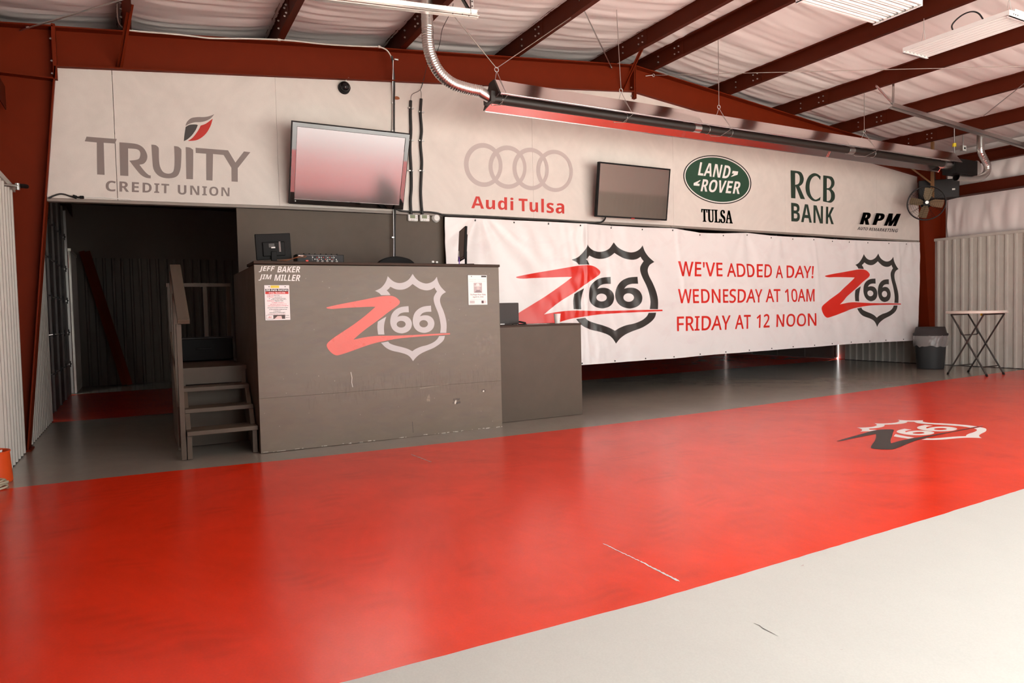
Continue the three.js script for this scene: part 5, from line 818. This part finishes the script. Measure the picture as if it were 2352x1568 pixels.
// ---------------------------------------------------------------- fan and speaker at the right-hand column
{
  const c = onZ(2128, 466, -7.35), f = thing('wall_fan', 'black caged fan with brown blades hung near the right-hand steel column', 'fan', [c.x, c.y, c.z], Math.atan2(-c.x, -c.z) * 0 - 0.95);
  const R = 0.30; const ringG = []; for (let i = 0; i < 9; i++) ringG.push(new THREE.TorusGeometry(R * (i + 1) / 9.5, 0.0016, 5, 48).translate(0, 0, 0.085 * (1 - ((i + 1) / 9.5) ** 2))); for (let i = 0; i < 10; i++) { const a = i / 10 * TAU; ringG.push(tube([V(0.05 * Math.cos(a), 0.05 * Math.sin(a), 0.085), V(0.2 * Math.cos(a), 0.2 * Math.sin(a), 0.062), V(R * Math.cos(a), R * Math.sin(a), 0)], 0.0018, 8, 5)); }
  part('front_guard', ringG, M.black, f); part('rim', [new THREE.TorusGeometry(R, 0.009, 8, 64), new THREE.CylinderGeometry(R, R, 0.05, 64, 1, true).rotateX(Math.PI / 2).translate(0, 0, -0.03), new THREE.TorusGeometry(R, 0.007, 8, 64).translate(0, 0, -0.06)], M.darkGrey, f);
  const back = []; for (let i = 0; i < 12; i++) { const a = i / 12 * TAU; back.push(rod(V(0.06 * Math.cos(a), 0.06 * Math.sin(a), -0.13), V(R * Math.cos(a), R * Math.sin(a), -0.06), 0.003, 5)); } part('back_guard', back, M.black, f);
  const bl = new THREE.Shape(); bl.moveTo(0.03, -0.02); bl.lineTo(0.12, -0.07); bl.lineTo(0.30, -0.085); bl.quadraticCurveTo(0.325, 0, 0.31, 0.085); bl.lineTo(0.14, 0.09); bl.lineTo(0.03, 0.03);
  const bg = new THREE.ExtrudeGeometry(bl, { depth: 0.003, bevelEnabled: false }).scale(0.85, 0.85, 1).rotateX(0.42); for (const a of [1.42, 2.9, 4.45, -0.15]) { const m = part('blade', bg.clone(), M.fanBlade, f); m.rotation.z = a; m.position.z = -0.005; }
  part('hub', [new THREE.CylinderGeometry(0.05, 0.055, 0.05, 20).rotateX(Math.PI / 2)], M.darkGrey, f); part('badge', new THREE.CylinderGeometry(0.028, 0.028, 0.008, 20).rotateX(Math.PI / 2).translate(0, 0, 0.088), M.galv, f, 'bright round badge'); part('motor', new THREE.CylinderGeometry(0.085, 0.075, 0.16, 24).rotateX(Math.PI / 2).translate(0, 0, -0.17), M.black, f);
  const h = thing('hanger_post', 'brown steel post hanging from the roof to carry the fan', 'post'), q = onZ(2143, 428, -7.5); part('post', span(q.x - 0.025, q.x + 0.025, 3.16, roofY(q.x) + 0.1, -7.53, -7.49), std(0.25, 0.13, 0.05, 0.5), h); part('brace', beam(V(q.x - 0.01, 3.42, -7.51), V(q.x - 0.34, 3.72, -7.70), 0.025, 0.02), std(0.25, 0.13, 0.05, 0.5), h); part('arm', beam(V(q.x, 3.17, -7.51), V(c.x + 0.10, c.y + 0.12, c.z - 0.1), 0.03, 0.03), M.darkGrey, h);
  const s = onZ(2150, 437, -7.62), k = thing('loudspeaker', 'black loudspeaker mounted high behind the fan at the right-hand column', 'speaker', [s.x, s.y, -7.62], -0.75);
  part('cabinet', slabY([[-0.34, 0.15], [0.34, 0.15], [0.24, -0.17], [-0.24, -0.17]], -0.175, 0.175), M.black, k); part('grille', rbox(0, 0, 0.153, 0.66, 0.33, 0.012, 0.004), M.darkGrey, k); part('badge', rbox(0.24, -0.02, 0.161, 0.05, 0.03, 0.006, 0.002), M.whitePlastic, k); part('yoke', [rod(V(0, 0.17, -0.05), V(0, 0.36, -0.1), 0.015, 10)], M.darkGrey, k);
}
// gas valve, box and wires by the burner
{
  const P = (x, y, z = -6.9) => onZ(x, y, z), g = thing('gas_line', 'thin pipe with a yellow valve hanging by the heater burner', 'pipe'); part('pipe', [rod(P(2192, 318), P(2192, 358), 0.012, 8), tube([P(2192, 357), P(2188, 366), P(2200, 372), P(2215, 376)], 0.012, 20, 8)], M.galv, g); const v = P(2192, 333); part('valve', [new THREE.CylinderGeometry(0.03, 0.03, 0.06, 14).translate(v.x, v.y, v.z)], M.yellow, g); part('pipe', [rod(P(2192, 318), V(P(2192, 318).x, roofY(12) + 0.1, -6.9), 0.010, 8)], M.galv, g);
  const b = P(2212, 341, -6.9), o = thing('junction_box', 'small grey junction box under the roof above the heater burner', 'junction box', [b.x, b.y, b.z]); part('box', rbox(0, 0, 0, 0.11, 0.10, 0.05, 0.004), M.galv, o); part('cover', rbox(0, 0, 0.027, 0.10, 0.09, 0.004, 0.002), M.whitePlastic, o); part('socket', rbox(0, 0, 0.030, 0.04, 0.03, 0.006, 0.002), M.black, o); part('stem', rod(V(0, 0.05, 0), V(0, roofY(b.x) - b.y + 0.05, 0), 0.009, 8), M.galv, o);
}
// bracing cables under the roof
{
    const eye = (p, r = 0.02) => new THREE.TorusGeometry(r, 0.004, 8, 20).translate(p.x, p.y, p.z);
  let c = thing('brace_cable', 'thin bracing rod slanting from the rafter near the ridge up to the left', 'cable'), a = onZ(1405, 156, -7.98), b = onY(1330, 0, 4.66); part('rod', rod(a, b.clone().lerp(a, -0.25), 0.007, 6), M.galv, c); part('end_nut', rod(a, a.clone().lerp(b, 0.02), 0.013, 8), M.galv, c);
  c = thing('brace_cable', 'twisted bracing cable with a ring end running level to the right of the ridge', 'cable'); a = onZ(1483, 174.5, -7.98); const e = onZ(1501, 173, -7.94), far = onY(2352, 152, 4.28); part('cable', rod(e, far.clone().lerp(e, -0.15), 0.0045, 6), M.steelWire, c); part('eye', eye(e), M.galv, c); part('end_rod', rod(a, e.clone().add(V(-0.02, 0, 0)), 0.006, 6), M.galv, c);
  c = thing('brace_cable', 'thin bracing cable slanting up towards the right over the far door track', 'cable'); a = onZ(2205, 309, -7.95); b = onY(2352, 192, 4.0); part('cable', rod(a, b.clone().lerp(a, -0.2), 0.006, 6), M.galv, c);
  c = thing('brace_cable', 'bracing rod with a bright end nut beside the left-hand column', 'cable'); a = onZ(46, 70, -7.98); b = onY(290, -4, 3.95); part('rod', rod(a, b, 0.007, 6), M.galv, c); part('end_nut', rod(onZ(60, 64, -7.95), onZ(67, 62, -7.95), 0.014, 8), M.galv, c);
  c = thing('brace_cable', 'short bracing rod end with a dark cap above the left wall liner', 'cable'); a = onX(-6, 428, -0.93); b = onZ(60, 427, -7.9); const k = onZ(40, 426, -7.6); part('rod', rod(onZ(-20, 424, -7.2), k, 0.011, 8), M.galv, c); part('cap', rod(k, onZ(61, 428, -7.88), 0.02, 10), M.black, c); part('clamp', rod(k.clone().add(V(0, 0.02, 0)), k.clone().add(V(0, -0.04, 0)), 0.018, 10), M.galv, c);
}
// ---------------------------------------------------------------- litter bin and standing table at the right
{
  const p = onY(2137, 846, 0), b = thing('litter_bin', 'grey plastic litter bin with a clear bag over its rim near the banner', 'bin', [p.x, 0, p.z]);
  const lathe = (pts, n = 48) => new THREE.LatheGeometry(pts.map(([x, y]) => new THREE.Vector2(x, y)), n);
  part('body', lathe([[0, 0.004], [0.205, 0.004], [0.215, 0.0], [0.222, 0.02], [0.262, 0.60], [0.272, 0.605], [0.272, 0.625], [0.262, 0.628], [0.252, 0.62], [0.215, 0.03], [0, 0.03]]), M.rubberGrey, b);
  part('lid', lathe([[0.285, 0.618], [0.288, 0.655], [0.262, 0.668], [0.242, 0.76], [0.232, 0.778], [0, 0.782]]), M.lidGrey, b);
  const bag = heightGrid(120, 14, (u, v) => { const a = u * TAU, y = lerp(0.625, 0.425 + 0.02 * n2(Math.cos(a) * 2, Math.sin(a) * 2), v), w = 0.006 + 0.010 * v + 0.007 * n3(Math.cos(a) * 4, Math.sin(a) * 4, y * 9) + 0.006 * Math.max(0, n3(Math.cos(a) * 8, Math.sin(a) * 8, y * 14)), r = lerp(0.225, 0.268, y / 0.62) + 0.004 + w; return V(Math.cos(a) * r, y, Math.sin(a) * r); }, (q, u, v) => [u, v]);
  part('bin_bag', bag, phy(0.85, 0.80, 0.78, 0.28, { transmission: 0.72, thickness: 0, side: THREE.DoubleSide }), b, 'clear crumpled bag folded outwards');
}
{
  const t = thing('standing_table', 'round white-topped standing table on crossed dark tube legs by the right wall', 'table', [12.40, 0, -6.43]); const R = 0.44, H = 1.075;
  part('tabletop', new THREE.LatheGeometry([[0, H - 0.045], [R - 0.01, H - 0.045], [R, H - 0.038], [R, H - 0.006], [R - 0.006, H], [0, H]].map(([x, y]) => new THREE.Vector2(x, y)), 64), M.tabletop, t);
  for (const [s, w] of [[1, 0.31], [-1, 0.255]]) { const f = sub('leg_frame', t), z0 = -0.29 * s, z1 = 0.27 * s; for (const x of [-w, w]) { part('leg', rod(V(x, 0.02, z0), V(x, H - 0.06, z1), 0.0135, 12), M.legs, f); part('foot', rod(V(x, 0.0, z0 - 0.008 * s), V(x, 0.035, z0 + 0.008 * s), 0.017, 12), M.black, f); } const k = 0.13, zz = lerp(z0, z1, k), y = lerp(0.02, H - 0.06, k); part('crossbar', rod(V(-w, y, zz), V(w, y, zz), 0.009, 10), M.legs, f); part('top_bar', rod(V(-w, H - 0.06, z1), V(w, H - 0.06, z1), 0.0125, 10), M.legs, f); }
  part('locking_bar', tube([V(-0.255, 0.84, -0.16), V(-0.25, 0.70, -0.115), V(-0.22, 0.672, -0.10), V(0.2, 0.672, -0.10), V(0.25, 0.70, -0.115), V(0.255, 0.84, -0.16)], 0.010, 60, 8, 0.2), M.legs, t); part('tag', rbox(-0.05, H - 0.065, 0.1, 0.035, 0.04, 0.02, 0.003), M.yellow, t, 'yellow tag under the top');
}
// ---------------------------------------------------------------- bottom left: bucket and coil; back bay
{
  const p = [-1.055, 0, -6.50], b = thing('bucket', 'orange bucket holding papers at the left wall beside the red lane', 'bucket', p), L = (pts) => new THREE.LatheGeometry(pts.map(([x, y]) => new THREE.Vector2(x, y)), 48);
  part('body', L([[0, 0.006], [0.150, 0.006], [0.158, 0.0], [0.160, 0.01], [0.147, 0.225], [0.152, 0.23], [0.152, 0.24], [0.144, 0.242], [0.140, 0.23], [0.152, 0.015], [0, 0.015]]), M.orange, b); part('papers', [beam(V(-0.05, 0.02, -0.02), V(-0.07, 0.27, 0.03), 0.16, 0.003), beam(V(0.04, 0.03, 0.04), V(0.09, 0.255, 0.08), 0.06, 0.004)], M.paper, b, 'white papers sticking out'); part('lining', L([[0, 0.10], [0.147, 0.10]]), M.black, b);
  const c = thing('cable_coil', 'pale coiled cable lying on the grey floor below the orange bucket', 'cable', [-1.02, 0.004, -6.23]); const pts = []; for (let i = 0; i <= 90; i++) { const a = i / 90 * TAU * 3.6, r = 0.118 + 0.012 * Math.sin(i * 0.9); pts.push(V(Math.cos(a) * r, 0.008 + 0.020 * Math.floor(i / 25) * 0.9 + 0.003 * Math.sin(i), Math.sin(a) * r)); } part('cord', tube(pts, 0.008, 300, 8), std(0.50, 0.47, 0.34, 0.5), c);
}
{
  const b = thing('leaning_channel', 'dark red steel channel leaning diagonally against the far end wall', 'steel channel'), a = V(-0.22, 0.02, -15.02), e = V(-0.82, 2.55, -15.14); const o = (dx, dz) => beam(a.clone().add(V(dx, 0, dz)), e.clone().add(V(dx, 0, dz)), 0.006, 0.09); part('flange', o(-0.045, 0.03), M.steel, b); part('flange', o(0.045, 0.03), M.steel, b); part('web', beam(a, e, 0.09, 0.006), M.steel, b);
}
renderer.render(scene, camera);
